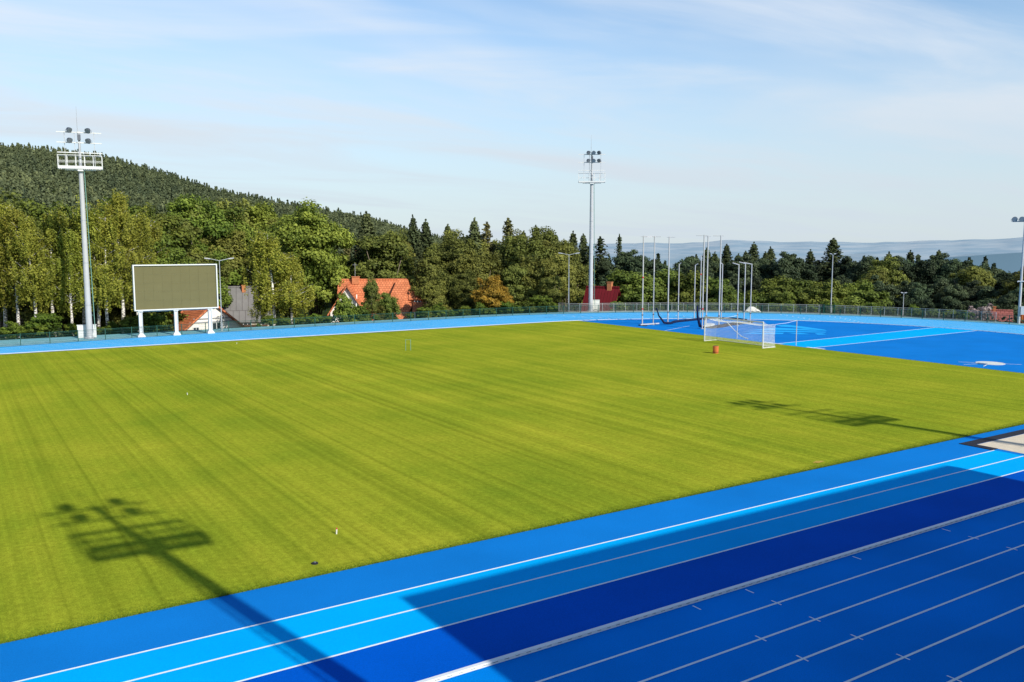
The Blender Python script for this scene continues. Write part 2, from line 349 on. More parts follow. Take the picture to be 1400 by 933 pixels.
GX0, GX1, GY0, GY1 = -31.8, 66.44, 23.33, 87.43
def grass_mat():
    m = bpy.data.materials.new('pitch_grass'); m.use_nodes = True
    N = m.node_tree.nodes; L = m.node_tree.links; b = N['Principled BSDF']
    b.inputs['Roughness'].default_value = 1.0; b.inputs['Specular IOR Level'].default_value = 0.0
    g = N.new('ShaderNodeNewGeometry')
    def noise(scale, stretch, detail=5, rough=0.55, rot=0):
        mp = N.new('ShaderNodeMapping'); mp.inputs['Scale'].default_value = stretch; mp.inputs['Rotation'].default_value = (0, 0, rot); L.new(g.outputs['Position'], mp.inputs[0])
        t = N.new('ShaderNodeTexNoise'); t.inputs['Scale'].default_value = scale; t.inputs['Detail'].default_value = detail; t.inputs['Roughness'].default_value = rough
        L.new(mp.outputs[0], t.inputs['Vector']); return t.outputs[0]
    def rng_(v, a, b_, c, d):
        mr = N.new('ShaderNodeMapRange'); mr.inputs[1].default_value = a; mr.inputs[2].default_value = b_; mr.inputs[3].default_value = c; mr.inputs[4].default_value = d
        L.new(v, mr.inputs[0]); return mr.outputs[0]
    stripes = noise(1.0, (0.75, 0.004, 0), 3, 0.6)          # mower passes run across the pitch
    fine = noise(1.0, (4.5, 0.016, 0), 3, 0.7, 0.006)        # wheel marks
    wheel = noise(1.0, (2.6, 0.0035, 0), 2, 0.5, 0.004)
    blot = noise(0.5, (1, 0.6, 0), 5, 0.7)
    patch = noise(0.13, (1, 1, 0), 6, 0.6)
    grain = noise(26, (1, 1, 1), 4, 0.75)
    tuft = noise(5.5, (1, 1, 1), 4, 0.65)
    ramp = N.new('ShaderNodeValToRGB')
    e = ramp.color_ramp.elements
    e[0].position = 0.2; e[0].color = (0.168, 0.250, 0.017, 1)
    e[1].position = 0.8; e[1].color = (0.385, 0.385, 0.030, 1)
    e.new(0.5).color = (0.275, 0.322, 0.022, 1)
    add = N.new('ShaderNodeMath'); add.operation = 'ADD'
    L.new(rng_(patch, 0.25, 0.75, 0.0, 0.5), add.inputs[0]); L.new(rng_(stripes, 0.3, 0.7, 0.18, 0.38), add.inputs[1])
    L.new(add.outputs[0], ramp.inputs[0])
    cur = ramp.outputs[0]
    for v, a, c in ((fine, 0.5, 0.13), (grain, 0.5, 0.42), (tuft, 0.5, 0.20), (stripes, 0.5, 0.06)):
        hs = N.new('ShaderNodeHueSaturation'); L.new(cur, hs.inputs['Color']); L.new(rng_(v, 0.28, 0.72, 1-c, 1+c), hs.inputs['Value']); cur = hs.outputs[0]
    for v, a_, b_, c_ in ((wheel, 0.56, 0.64, 0.90), (blot, 0.60, 0.74, 0.95)):
        hs = N.new('ShaderNodeHueSaturation'); L.new(cur, hs.inputs['Color']); L.new(rng_(v, a_, b_, 1.0, c_), hs.inputs['Value']); cur = hs.outputs[0]
    L.new(cur, b.inputs['Base Color'])
    bp = N.new('ShaderNodeBump'); bp.inputs['Strength'].default_value = 0.55; bp.inputs['Distance'].default_value = 0.03
    L.new(grain, bp.inputs['Height']); L.new(bp.outputs[0], b.inputs['Normal'])
    return m
M['grass'] = grass_mat()
mb = MB(); nx, ny = 120, 80
for j in range(ny+1):
    for i in range(nx+1):
        x = GX0 + (GX1-GX0)*i/nx; y = GY0 + (GY1-GY0)*j/ny
        ed = min(x-GX0, GX1-x, y-GY0, GY1-y)
        mb.v.append((x, y, 0.012 + 0.03*sstep(0, 0.6, ed) + 0.006*math.sin(x*1.3)*math.sin(y*0.9)*sstep(0, 2, ed)))
mb.f = [(j*(nx+1)+i, j*(nx+1)+i+1, (j+1)*(nx+1)+i+1, (j+1)*(nx+1)+i) for j in range(ny) for i in range(nx)]
o = struct(mb, 'grass_pitch', M['grass']); [setattr(p, 'use_smooth', True) for p in o.data.polygons]
# ragged turf edge and longer grass blades: countless, one object
def grass_blades():
    n = 52000
    # denser close to the near edge; also a band along the edges
    t = rng.random(n); y = GY0 - 0.03 + 0.5*rng.random(n)**2.2; x = -2 + 62*t
    n2 = 9000; x = np.concatenate([x, GX1 + 0.03 - 0.3*rng.random(n2)**2]); y = np.concatenate([y, GY0 + (GY1-GY0)*rng.random(n2)])
    N_ = len(x); h = 0.025 + 0.035*rng.random(N_); a = rng.random(N_)*2*PI; w = 0.004 + 0.006*rng.random(N_)
    lx = rng.normal(0, 0.016, N_); ly = rng.normal(0, 0.016, N_)
    P0 = np.stack([x-w*np.cos(a), y-w*np.sin(a), np.full(N_, 0.008)], 1); P1 = np.stack([x+w*np.cos(a), y+w*np.sin(a), np.full(N_, 0.008)], 1)
    P2 = np.stack([x+lx, y+ly, 0.008+h], 1)
    V = np.stack([P0, P1, P2], 1).reshape(-1, 3)
    me = bpy.data.meshes.new('grass_fringe'); me.vertices.add(len(V)); me.vertices.foreach_set('co', V.ravel())
    me.loops.add(len(V)); me.loops.foreach_set('vertex_index', np.arange(len(V)))
    me.polygons.add(N_); me.polygons.foreach_set('loop_start', np.arange(0, len(V), 3)); me.update(); me.validate()
    me.materials.append(mat('grass_blade', (0.12, 0.19, 0.01), 0.7, 0.2, noise=(9, 0.3)))
    o = bpy.data.objects.new('grass_fringe', me); COL.objects.link(o); tag(o, 'short ragged grass blades along the edge of the pitch', 'grass', kind='stuff')
grass_blades()

# long jump runways, pit
mb = MB(); mb.poly([(-20, 18.38), (40.2, 18.38), (40.2, 21.01), (-20, 21.01)], 0.010); struct(mb, 'jump_runway', M['light'])
mb = MB(); mb.poly([(-24.8, 16.12), (59.6, 16.12), (59.6, 18.36), (-24.8, 18.36)], 0.009); struct(mb, 'inner_border_strip', M['royal_shade'])
mb = MB(); mb.poly([(-24.8, 5.0), (59.6, 5.0), (59.6, 16.04), (-24.8, 16.04)], 0.0025); struct(mb, 'home_straight_shade', M['home'])  # darker sheet over the track, carrying the stand's shade in its colour
mb = MB()
for y in (21.01, 19.70, 18.38): mb.poly([(-20, y-0.034), (40.2, y-0.034), (40.2, y+0.034), (-20, y+0.034)], 0.014)
struct(mb, 'runway_line', M['line'])
mb = MB(); mb.poly([(40.62, 17.9), (49.6, 17.9), (49.6, 22.08), (40.62, 22.08)], 0.012); struct(mb, 'sand_pit', M['sand'])
mb = MB(); mb.box((40.35, 21.85, 0.02), (0.5, 1.58, 0.02)); mb.box((45.1, 22.38, 0.02), (9.0, 0.52, 0.02)); mb.box((45.1, 17.7, 0.02), (9.0, 0.4, 0.02)); mb.box((49.85, 20.0, 0.02), (0.5, 5.2, 0.02))
struct(mb, 'pit_border', M['black_rubber'])
# lane lines
mb = MB()
mb.strip(ring(R0+0.04), ring(R0-0.06), 0.014)
for k in range(1, 9): mb.strip(ring(R0 + 1.22*k + 0.034), ring(R0 + 1.22*k - 0.034), 0.0065)
struct(mb, 'lane_line', M['line'])
mb = MB()
for k, xs in {1: (18.0, 27.46, 8.9, 36.6, 45.7), 2: (18.0, 27.46, 16.0, 36.6, 45.7), 3: (18.0, 27.46, 16.0, 36.6, 8.9), 4: (18.0, 27.46, 36.6), 5: (18.0, 27.46, 36.6)}.items():
    y = 16.07 - 1.22*k
    for x in xs: mb.poly([(x-0.022, y-0.17), (x+0.022, y-0.17), (x+0.022, y+0.17), (x-0.022, y+0.17)], 0.008)
for x in (16.0, 18.0, 22.7, 27.46): mb.poly([(x-0.022, 15.62), (x+0.022, 15.62), (x+0.022, 15.92), (x-0.022, 15.92)], 0.008)
for k in range(0, 9):            # distance marks on the bend
    for deg in (22, 30, 52, 70): 
        a = rad(deg + k*1.1); r = R0 + 1.22*k
        c = (CX + r*math.cos(a), CY + r*math.sin(a)); t = (-math.sin(a), math.cos(a)); n_ = (math.cos(a), math.sin(a))
        if k == 8: continue
        mb.poly([(c[0]+t[0]*s1*0.04+n_[0]*s2, c[1]+t[1]*s1*0.04+n_[1]*s2) for s1, s2 in ((-1, 0.05), (1, 0.05), (1, 1.0), (-1, 1.0))], 0.009)
struct(mb, 'lane_mark', M['tick'])
# javelin runway in the D and its lines
mb = MB(); mb.poly([(66.5, 51.9), (95.6, 52.5), (95.2, 57.2), (66.5, 56.0)], 0.010); struct(mb, 'javelin_runway', M['light'])
mb = MB()
for (a, b) in (((66.5, 56.0), (95.3, 57.2)), ((66.5, 51.9), (95.6, 52.5))):
    mb.poly([(a[0], a[1]-0.06), (b[0], b[1]-0.06), (b[0], b[1]+0.06), (a[0], a[1]+0.06)], 0.014)
mb.poly([(66.62, 50.6), (66.95, 50.6), (66.95, 52.6), (66.62, 52.6)], 0.015)
mb.poly([(66.62, 55.4), (66.95, 55.4), (66.95, 57.6), (66.62, 57.6)], 0.015)
# throwing sector line of the cage
for (a, b) in (((66.5, 71.4), (73.0, 74.2)),):
    mb.poly([(a[0], a[1]-0.05), (b[0], b[1]-0.05), (b[0], b[1]+0.05), (a[0], a[1]+0.05)], 0.014)
struct(mb, 'runway_line', M['line'])
# worn pale mountain-shaped marking painted in the D
mb = MB()
def gp(px, py):
    d = Vector((0, 0, 0)); fw = Vector((math.sin(YAW)*math.cos(PITCH), math.cos(YAW)*math.cos(PITCH), -math.sin(PITCH)))
    r = Vector((math.cos(YAW), -math.sin(YAW), 0)); u = r.cross(fw)
    v = fw + r*((px-700)/FPX) - u*((py-466.5)/FPX); t = -CAM_H/v.z
    return (v.x*t, v.y*t)
for pts in ([(1060, 445.6), (1074, 444.6), (1100, 447.4), (1127, 451.4), (1131, 453), (1100, 450.2), (1082, 447.8), (1068, 447.2)],
            [(1022, 452.2), (1040, 450.8), (1062, 448.8), (1100, 450.6), (1128, 453.4), (1100, 452.4), (1062, 451.6)],
            [(1015, 454), (1062, 452.6), (1130, 454.4), (1128, 455.4), (1080, 454.6), (1060, 454.2)],
            [(1015, 456.6), (1030, 455.2), (1046, 456.2), (1060, 455.4), (1072, 455.6), (1070, 457.2), (1050, 457.4)],
            [(1076, 455.8), (1094, 455.8), (1108, 457.6), (1092, 457.6)], [(1114, 456.4), (1124, 456.6), (1130, 458), (1118, 458.2)]):
    mb.poly([gp(*p) for p in pts], 0.012)
struct(mb, 'painted_marking', M['pale_paint'])

# aluminium kerb along the inside lane
def kerb():
    r = empty('track_kerb', (0, 0, 0), label='white aluminium kerb edging the inside lane of the track', cat='kerb')
    mb = MB()
    def profile(R, w, z0, z1):
        a = ring(R); b = ring(R + w); n = len(a)
        vs = [(*p, z0) for p in a] + [(*p, z1) for p in a] + [(*p, z1) for p in b] + [(*p, z0) for p in b]
        fs = []
        for i in range(n-1):
            for q in range(4):
                q2 = (q+1) % 4; fs.append((q*n+i, q2*n+i, q2*n+i+1, q*n+i+1))
        mb.add(vs, fs)
    profile(R0 - 0.13, 0.11, 0.030, 0.066)
    mb.build('rail', M['kerb'], r)
    mb = MB()
    x = XL
    while x < CX:
        mb.box((x, CY - R0 - 0.02 + 0.1, 0.017), (0.12, 0.10, 0.026)); x += 0.3
    for k in range(0, 160):
        a = -PI/2 + PI*k/160; mb.box((CX + (R0-0.08)*math.cos(a), CY + (R0-0.08)*math.sin(a), 0.02), (0.06, 0.1, 0.02), a)
    mb.build('feet', M['dark_slot'], r)
kerb()

# shot put circle
r = empty('shot_put_circle', (69.85, 37.25, 0), label='round white shot put circle in the blue D area', cat='throwing circle')
mb = MB(); mb.lathe([(1.07, 0.008), (1.07, 0.03), (1.0, 0.032), (0.99, 0.024)], 40); mb.build('slab', M['white'], r)
mb = MB(); mb.poly([(0.98*math.cos(2*PI*k/36), 0.98*math.sin(2*PI*k/36)) for k in range(36)], 0.027); mb.build('floor_disc', M['offwhite'], r)
for a0, r1 in ((125, 2.3), (-55, 2.2), (197, 2.3), (163, 2.6)):
    a = rad(a0); c, s_ = math.cos(a), math.sin(a); mb = MB()
    mb.poly([(c*q - s_*w*0.04, s_*q + c*w*0.04) for q, w in ((1.08, -1), (r1, -1), (r1, 1), (1.08, 1))], 0.014)
    mb.build('sector_line', M['line'], r)
mb = MB()
for k in range(12):
    a = rad(160 + 40*k/12); a2 = rad(160+40*(k+1)/12)
    mb.add([(1.08*math.cos(a), 1.08*math.sin(a), .03), (1.2*math.cos(a), 1.2*math.sin(a), .03), (1.2*math.cos(a2), 1.2*math.sin(a2), .03), (1.08*math.cos(a2), 1.08*math.sin(a2), .03),
            (1.08*math.cos(a), 1.08*math.sin(a), .12), (1.2*math.cos(a), 1.2*math.sin(a), .12), (1.2*math.cos(a2), 1.2*math.sin(a2), .12), (1.08*math.cos(a2), 1.08*math.sin(a2), .12)],
           [(0, 1, 2, 3), (7, 6, 5, 4), (0, 4, 5, 1), (1, 5, 6, 2), (2, 6, 7, 3), (3, 7, 4, 0)])
mb.build('toe_board', M['white'], r)

# ------------------------------------------------------------------ floodlight towers
def floodlight(parent, x, y, z, yaw, tilt, s=0.30):
    """round bowl lamp on a U bracket"""
    M4 = Matrix.Rotation(yaw, 4, 'Z') @ Matrix.Rotation(tilt, 4, 'X')
    mb = MB()
    T = Matrix.Translation((x, y, z)) @ M4
    mb.lathe([(0.10*s/0.3, 0.0), (0.17*s/0.3, 0.06), (0.26*s/0.3, 0.2), (0.31*s/0.3, 0.34), (0.32*s/0.3, 0.38)], 14, M4=T)
    h = mb.build('floodlight', M['lampdark'], parent, smooth=True)
    mb = MB(); mb.lathe([(0.29*s/0.3, 0.385), (0.28*s/0.3, 0.40)], 14, M4=T); mb.build('lens', M['lampglass'], h)
    mb = MB(); R2 = 0.34*s/0.3
    side = M4 @ Vector((1, 0, 0)); c = Vector((x, y, z)) + (M4 @ Vector((0, 0, 0.2)))
    base = Vector((x, y, z - 0.34))
    mb.tube([c + side*R2, base + side*R2*0.8, base - side*R2*0.8, c - side*R2], 0.022, 5)
    mb.build('bracket', M['galv'], h)
def tower(loc, rz, label, floor_h, bars, rail_top, ant, width, lamps, uprights, r_bot=0.31, r_top=0.20, ladder_side=0.12, solid=0.28):
    t = empty('floodlight_tower', loc, rz, label, 'floodlight tower', 'floodlight towers around the pitch')
    mb = MB(); nseg = 6
    mb.tube([(0, 0, 0.12 + (floor_h-0.12)*k/nseg) for k in range(nseg+1)], [r_bot + (r_top-r_bot)*k/nseg for k in range(nseg+1)], 20)
    mb.build('pole', M['galv2'], t, smooth=True)
    mb = MB(); mb.lathe([(r_bot+0.2, 0.02), (r_bot+0.2, 0.10), (r_bot+0.04, 0.12), (r_bot+0.02, 0.3)], 20)
    for k in range(8): a = 2*PI*k/8; mb.box((math.cos(a)*(r_bot+0.12), math.sin(a)*(r_bot+0.12), 0.15), (0.05, 0.05, 0.1))
    mb.build('base_flange', M['galv'], t)
    for z in (floor_h*0.2, floor_h*0.45, floor_h*0.7): 
        mb = MB(); rr = r_bot + (r_top-r_bot)*z/floor_h + 0.012; mb.lathe([(rr, z), (rr, z+0.1)], 20); mb.build('joint_collar', M['galv'], t)
    # ladder
    mb = MB()
    for s_ in (-0.2, 0.2):
        mb.tube([(r_bot+ladder_side+0.1, s_, 1.0), (r_top+ladder_side, s_, floor_h-0.1)], 0.025, 5)
    z = 1.2
    while z < floor_h - 0.2:
        x = r_bot+ladder_side+0.1 + (r_top-r_bot-0.1)*(z-1)/(floor_h-1.1); mb.tube([(x, -0.2, z), (x, 0.2, z)], 0.015, 4)
        if int(z/0.3) % 8 == 0: mb.tube([(x, 0, z), (0, 0, z)], 0.02, 4)
        z += 0.3
    mb.build('ladder', M['laddergreen'], t)
    # platform
    w = width/2; d = 0.55
    mb = MB()
    for y in (-d, d): mb.box((0, y, floor_h+solid/2), (width, 0.07, solid))
    for x in (-w, w): mb.box((x, 0, floor_h+solid/2), (0.07, 2*d-0.08, solid))
    nsl = 22
    for k in range(nsl): mb.box((-w+0.06+(width-0.12)*(k+0.5)/nsl, 0, floor_h+0.03), (0.08, 2*d-0.08, 0.04))
    mb.box((0, 0, floor_h-0.12), (0.5, 1.0, 0.2)); mb.box((0, 0, floor_h-0.08), (width*0.7, 0.1, 0.12))
    pf = mb.build('platform', M['white'], t)
    mb = MB(); n = 5
    for y in (-d, d):
        for k in range(n+1): x = -w + width*k/n; mb.box((x, y, (floor_h+solid+rail_top)/2), (0.05, 0.05, rail_top-floor_h-solid))
        mb.box((0, y, rail_top+0.025), (width+0.05, 0.06, 0.05)); mb.box((0, y, (floor_h+solid+rail_top)/2), (width-0.06, 0.025, 0.03))
        mb.box((0, y, (floor_h+solid)*0.6 + rail_top*0.4), (width-0.06, 0.02, 0.02))
    for x in (-w, w):
        mb.box((x, 0, rail_top+0.025), (0.05, 2*d-0.07, 0.05)); mb.box((x, 0, (floor_h+solid+rail_top)/2), (0.025, 2*d-0.06, 0.03))
    mb.build('railing', M['white'], pf)
    # head frame
    top = max(bars)
    mb = MB(); mb.tube([(0, 0, floor_h), (0, 0, (floor_h+top)/2), (0, 0, top+0.1)], [r_top*0.85, r_top*0.6, r_top*0.4], 14); mb.build('head_mast', M['galv'], t, smooth=True)
    for z in bars:
        mb = MB(); mb.box((0, 0.12, z), (width+0.1, 0.09, 0.09)); mb.box((0, 0.03, z), (0.3, 0.24, 0.14)); mb.build('crossbar', M['white'], t)
    for x in uprights:
        mb = MB(); mb.box((x, 0.2, (floor_h+top)/2+0.1), (0.05, 0.05, top-floor_h+0.1)); mb.build('upright', M['galv'], t)
    for x, z in lamps: floodlight(t, x, -0.05, z, (-0.55 if x > 0.3 else 0.7 if x < -0.3 else 0.1), rad(125), 0.27)
    mb = MB(); mb.box((0, -0.16, (bars[-1]+bars[-2])/2), (0.3, 0.22, 0.55)); mb.box((0, -0.16, bars[-1]-0.45), (0.24, 0.2, 0.4)); mb.build('ballast_box', M['lampdark'], t)
    mb = MB(); mb.tube([(-0.12, 0, top-0.5), (-0.12, 0, top+1.0), (-0.12, 0, ant)], [0.035, 0.025, 0.012], 6); mb.build('lightning_rod', M['galv'], t)
    return t
lampsL = [(-1.0, 20.95), (0.95, 20.95), (-1.0, 19.95), (0.95, 19.95)]
TL = dict(floor_h=17.0, bars=(18.62, 19.6, 20.6), rail_top=18.3, ant=23.1, width=3.95, lamps=lampsL, uprights=(-1.33, -0.44, 1.33))
tower((12.1, 97.6, 0), rad(-10), 'tall grey floodlight mast with four lamps standing left of the scoreboard', **TL)
lampsM = [(x, z) for x in (-0.65, 0.2, 1.1) for z in (22.5, 21.4)]
tower((77.4, 98.5, 0), rad(-36), 'slim floodlight mast with six lamps on the far bend before the red roof', floor_h=18.2, bars=(19.9, 21.0, 22.1), rail_top=19.5, ant=24.8, width=3.7, lamps=lampsM, uprights=(-1.1, -0.35, 1.25), r_bot=0.33, r_top=0.22, solid=0.18)
TN = dict(TL); TN['width'] = 3.35
tower((9.5, 1.85, 0), rad(180-4), 'floodlight mast beside the grandstand casting the big shadow on the near grass', **TN)
tower((45.7, 1.7, 0), rad(180-4), 'floodlight mast beyond the grandstand casting the long shadow near the sand pit', floor_h=17.0, bars=(19.3, 20.6, 21.6), rail_top=18.2, ant=23.6, width=3.6, lamps=[(x, z) for x in (-0.9, 0, 0.9) for z in (20.9, 21.9)], uprights=(-1.2, 0.4, 1.2))

# grandstand beside the camera whose roof throws the big rectangular shadow
def grandstand():
    g = empty('grandstand', (26.0, 0, 0), label='grandstand with flat roof beside the home straight', cat='grandstand')
    mb = MB(); mb.box((0, -5.5, 12.1), (25.9, 14.0, 0.35)); mb.build('roof', M['galv2'], g)
    mb = MB(); mb.box((0, -12.2, 6.0), (25.6, 0.3, 11.8)); mb.box((-12.7, -8.0, 6.0), (0.3, 8.0, 11.8)); mb.box((12.7, -8.0, 6.0), (0.3, 8.0, 11.8)); mb.build('wall', M['wallcream'], g)
    mb = MB()
    for k in range(12): mb.box((0, -1.6 - 0.8*k, 0.25 + 0.22*k), (25.0, 0.82, 0.5 + 0.44*k))
    mb.build('terrace', M['concrete'], g)
    mb = MB()
    for k in range(11): mb.box((0, -1.75 - 0.8*k, 0.72 + 0.44*k), (24.4, 0.4, 0.12))
    mb.build('seat_row', M['royal'], g)
    for x in (-12, -6, 0, 6, 12):
        mb = MB(); mb.tube([(x, -4.2, 1.5), (x, -4.2, 11.9)], 0.16, 10); mb.build('column', M['galv'], g)
grandstand()

# ------------------------------------------------------------------ scoreboard
def scoreboard():
    s = empty('scoreboard', (20.45, 96.3, 0), rad(0), 'large blank scoreboard with olive screen on three pale posts', 'scoreboard')
    W = 8.45; z0, z1 = 2.72, 7.47; h = z1 - z0
    mb = MB(); mb.box((0, 0.28, (z0+z1)/2), (W-0.06, 0.5, h-0.06)); mb.build('casing', M['galv'], s)
    mb = MB()
    for z in (z0+0.06, z1-0.06): mb.box((0, -0.06, z), (W, 0.24, 0.12))
    for x in (-W/2+0.06, W/2-0.06): mb.box((x, -0.06, (z0+z1)/2), (0.12, 0.24, h-0.24))
    mb.build('frame', M['white'], s)
    mb = MB()
    nx_, nz_ = 9, 5                       # cabinet modules with fine joints
    for i in range(nx_):
        for j in range(nz_):
            w = (W-0.24)/nx_; hh = (h-0.24)/nz_
            mb.box((-W/2+0.12+w*(i+0.5), 0.0, z0+0.12+hh*(j+0.5)), (w-0.006, 0.05+0.002*((i*3+j) % 2), hh-0.006))
    mb.build('screen', M['screen'], s)
    for x in (-3.65, -0.15, 3.35):
        mb = MB()
        mb.box((x, 0.1, 1.5), (0.32, 0.14, 2.44))
        for q in (-0.15, 0.15): mb.box((x+q, 0.1, 1.5), (0.05, 0.36, 2.44))
        mb.box((x, 0.1, 2.63), (0.5, 0.4, 0.10))
        leg = mb.build('leg', M['white'], s)
        mb = MB(); mb.box((x, 0.1, 0.06), (0.74, 0.7, 0.10))
        mb.add([(x-.36, -.24, .11), (x+.36, -.24, .11), (x+.36, .44, .11), (x-.36, .44, .11), (x-.19, -.04, .36), (x+.19, -.04, .36), (x+.19, .24, .36), (x-.19, .24, .36)],
               [(4, 5, 6, 7), (0, 1, 5, 4), (1, 2, 6, 5), (2, 3, 7, 6), (3, 0, 4, 7)])
        mb.build('foot', M['white'], leg)
    mb = MB(); mb.box((0, 0.35, 2.64), (W-0.6, 0.16, 0.14)); mb.build('beam', M['galv'], s)
scoreboard()

# ------------------------------------------------------------------ street lamps and poles
def street_lamp(loc, h, arm, label, double=True, rz=0.0, group=None, r=0.07):
    t = empty('street_lamp', loc, rz, label, 'lamp post', group)
    mb = MB(); mb.tube([(0, 0, 0), (0, 0, h*0.5), (0, 0, h-0.1)], [r, r*0.8, r*0.55], 10); mb.tube([(0, 0, 0), (0, 0, 0.9)], r*1.35, 10); mb.build('pole', M['galv'], t, smooth=True)
    for s_ in ((-1, 1) if double else (1,)):
        mb = MB(); mb.tube([(0, 0, h-0.15), (s_*arm*0.5, 0, h-0.03), (s_*arm, 0, h+0.08)], 0.035, 6); a = mb.build('arm', M['galv'], t)
        mb = MB(); x = s_*(arm+0.25)
        M4 = Matrix.Rotation(-s_*0.12, 4, 'Y'); hl = 0.6 if arm > 0.5 else 0.3; x = s_*(arm+hl*0.42); mb.box((x, 0, h+0.12), (hl, 0.24, 0.1), M4=M4); mb.box((x, 0, h+0.06), (hl*0.75, 0.18, 0.04), M4=M4); mb.build('lamp_head', M['galv2'], a)
    return t
street_lamp((25.6, 98.7, 0), 7.9, 1.0, 'grey double arm street lamp right beside the scoreboard', rz=rad(-14))
street_lamp((74.3, 99.6, 0), 8.2, 0.95, 'grey double arm street lamp left of the slim six lamp mast', rz=rad(-36))
street_lamp((103.9, 78.0, 0), 8.1, 0.15, 'thin plain lamp pole with tiny head on the right bend', rz=rad(-50), r=0.09)
street_lamp((107.9, 69.6, 0), 2.95, 0.1, 'short lamp post just behind the railing on the right', rz=rad(-50), r=0.06)
# pole with a row of lamps at the right border
def lamp_mast():
    t = empty('lamp_mast', (108.2, 54.6, 0), rad(-62), 'pole with a row of floodlights at the right edge of the view', 'floodlight mast')
    mb = MB(); mb.tube([(0, 0, 0), (0, 0, 6), (0, 0, 12.2)], [0.16, 0.13, 0.09], 12); mb.build('pole', M['galv2'], t, smooth=True)
    mb = MB(); mb.box((0, 0, 12.2), (2.6, 0.12, 0.12)); mb.build('crossbar', M['galv'], t)
    for x in (-1.15, -0.4, 0.4, 1.15): floodlight(t, x, -0.05, 12.55, 0.2, rad(105), 0.3)
    mb = MB(); mb.box((0, -0.12, 5.1), (0.7, 0.12, 0.12)); mb.box((-0.35, -0.2, 5.05), (0.12, 0.2, 0.12)); mb.build('camera_bracket', M['white'], t)
    mb = MB(); mb.box((0.35, -0.1, 1.6), (0.42, 0.3, 1.0)); mb.build('control_box', M['white'], t)
lamp_mast()

# ------------------------------------------------------------------ fences
def resample(pts, step):
    res = [pts[0]]; acc = 0
    for a, b in zip(pts, pts[1:]):
        L_ = math.hypot(b[0]-a[0], b[1]-a[1]); t = step - acc
        while t <= L_: res.append((a[0]+(b[0]-a[0])*t/L_, a[1]+(b[1]-a[1])*t/L_)); t += step
        acc = (acc + L_) % step
    return res
def ang(a, b): return math.atan2(b[1]-a[1], b[0]-a[0])
def mesh_fence():
    t = empty('mesh_fence', (0, 0, 0), label='low dark green wire mesh fence along the outer edge of the track', cat='fence')
    path = [p for p in offset(OUT, 0.10) if p[1] > 44]
    posts = resample(path, 2.55)
    for p in posts[:98]:
        mb = MB(); mb.box((p[0], p[1], 0.57), (0.06, 0.06, 1.14)); mb.build('post', M['greenmetal'], t)
    mb = MB()
    for a, b in zip(posts, posts[1:]):
        c = ((a[0]+b[0])/2, (a[1]+b[1])/2); L_ = math.hypot(b[0]-a[0], b[1]-a[1]) - 0.07; rz = ang(a, b)
        for z in (0.08, 0.3, 0.52, 0.74, 0.96, 1.08): mb.box((c[0], c[1], z), (L_, 0.008, 0.012 if z < 1 else 0.03), rz)
        n = int(L_/0.09)
        for k in range(n):
            f = (k+0.5)/n; mb.box((a[0]+(b[0]-a[0])*f, a[1]+(b[1]-a[1])*f, 0.57), (0.007, 0.007, 1.0), rz)
    mb.build('wire_panel', M['greenmetal'], t)
mesh_fence()
def railing():
    t = empty('railing', (0, 0, 0), label='silver metal railing running behind the bend of the track', cat='railing')
    path = [p for p in offset(OUT, 2.0) if (p[0] > 74.5 and p[1] > 57.0)]
    path = [(73.6, 101.0)] + path
    posts = resample(path, 1.68)
    for p in posts[:99]:
        mb = MB(); mb.box((p[0], p[1], 0.59), (0.05, 0.05, 1.18)); mb.build('post', M['galv'], t)
    rails = [MB(), MB(), MB()]; mb2 = MB()
    for a, b in zip(posts, posts[1:]):
        c = ((a[0]+b[0])/2, (a[1]+b[1])/2); L_ = math.hypot(b[0]-a[0], b[1]-a[1]); rz = ang(a, b)
        for q, (z, th, w_) in enumerate(((1.2, 0.05, L_), (1.02, 0.03, L_-0.04), (0.14, 0.03, L_-0.04))): rails[q].box((c[0], c[1], z), (w_, th, th), rz)
        n = 15
        for k in range(1, n): f = k/n; mb2.box((a[0]+(b[0]-a[0])*f, a[1]+(b[1]-a[1])*f, 0.58), (0.012, 0.012, 0.84), rz)
    [r_.build('rail', M['railgrey'], t) for r_ in rails]; mb2.build('bars', M['railgrey'], t)
    mb = MB()   # low concrete plinth
    for a, b in zip(posts, posts[1:]):
        c = ((a[0]+b[0])/2, (a[1]+b[1])/2); mb.box((c[0], c[1]+0.0, 0.03), (math.hypot(b[0]-a[0], b[1]-a[1])-0.01, 0.3, 0.06), ang(a, b))
    mb.build('plinth', M['concrete'], t)
railing()
# gate frame in the green fence on the bend
g = empty('fence_gate', (101.7, 76.6, 0), rad(-56), 'small dark green gate in the mesh fence on the right bend', 'gate')
for x in (-0.7, 0.7):
    mb = MB(); mb.box((x, 0, 0.66), (0.1, 0.1, 1.32)); mb.build('post', M['greenmetal'], g)
mb = MB(); mb.box((0, 0, 1.2), (1.28, 0.05, 0.06)); mb.box((0, 0, 0.12), (1.28, 0.05, 0.06)); [mb.box((-0.56+0.16*k, 0, 0.66), (0.02, 0.02, 1.0)) for k in range(8)]; mb.build('gate_leaf', M['greenmetal'], g)

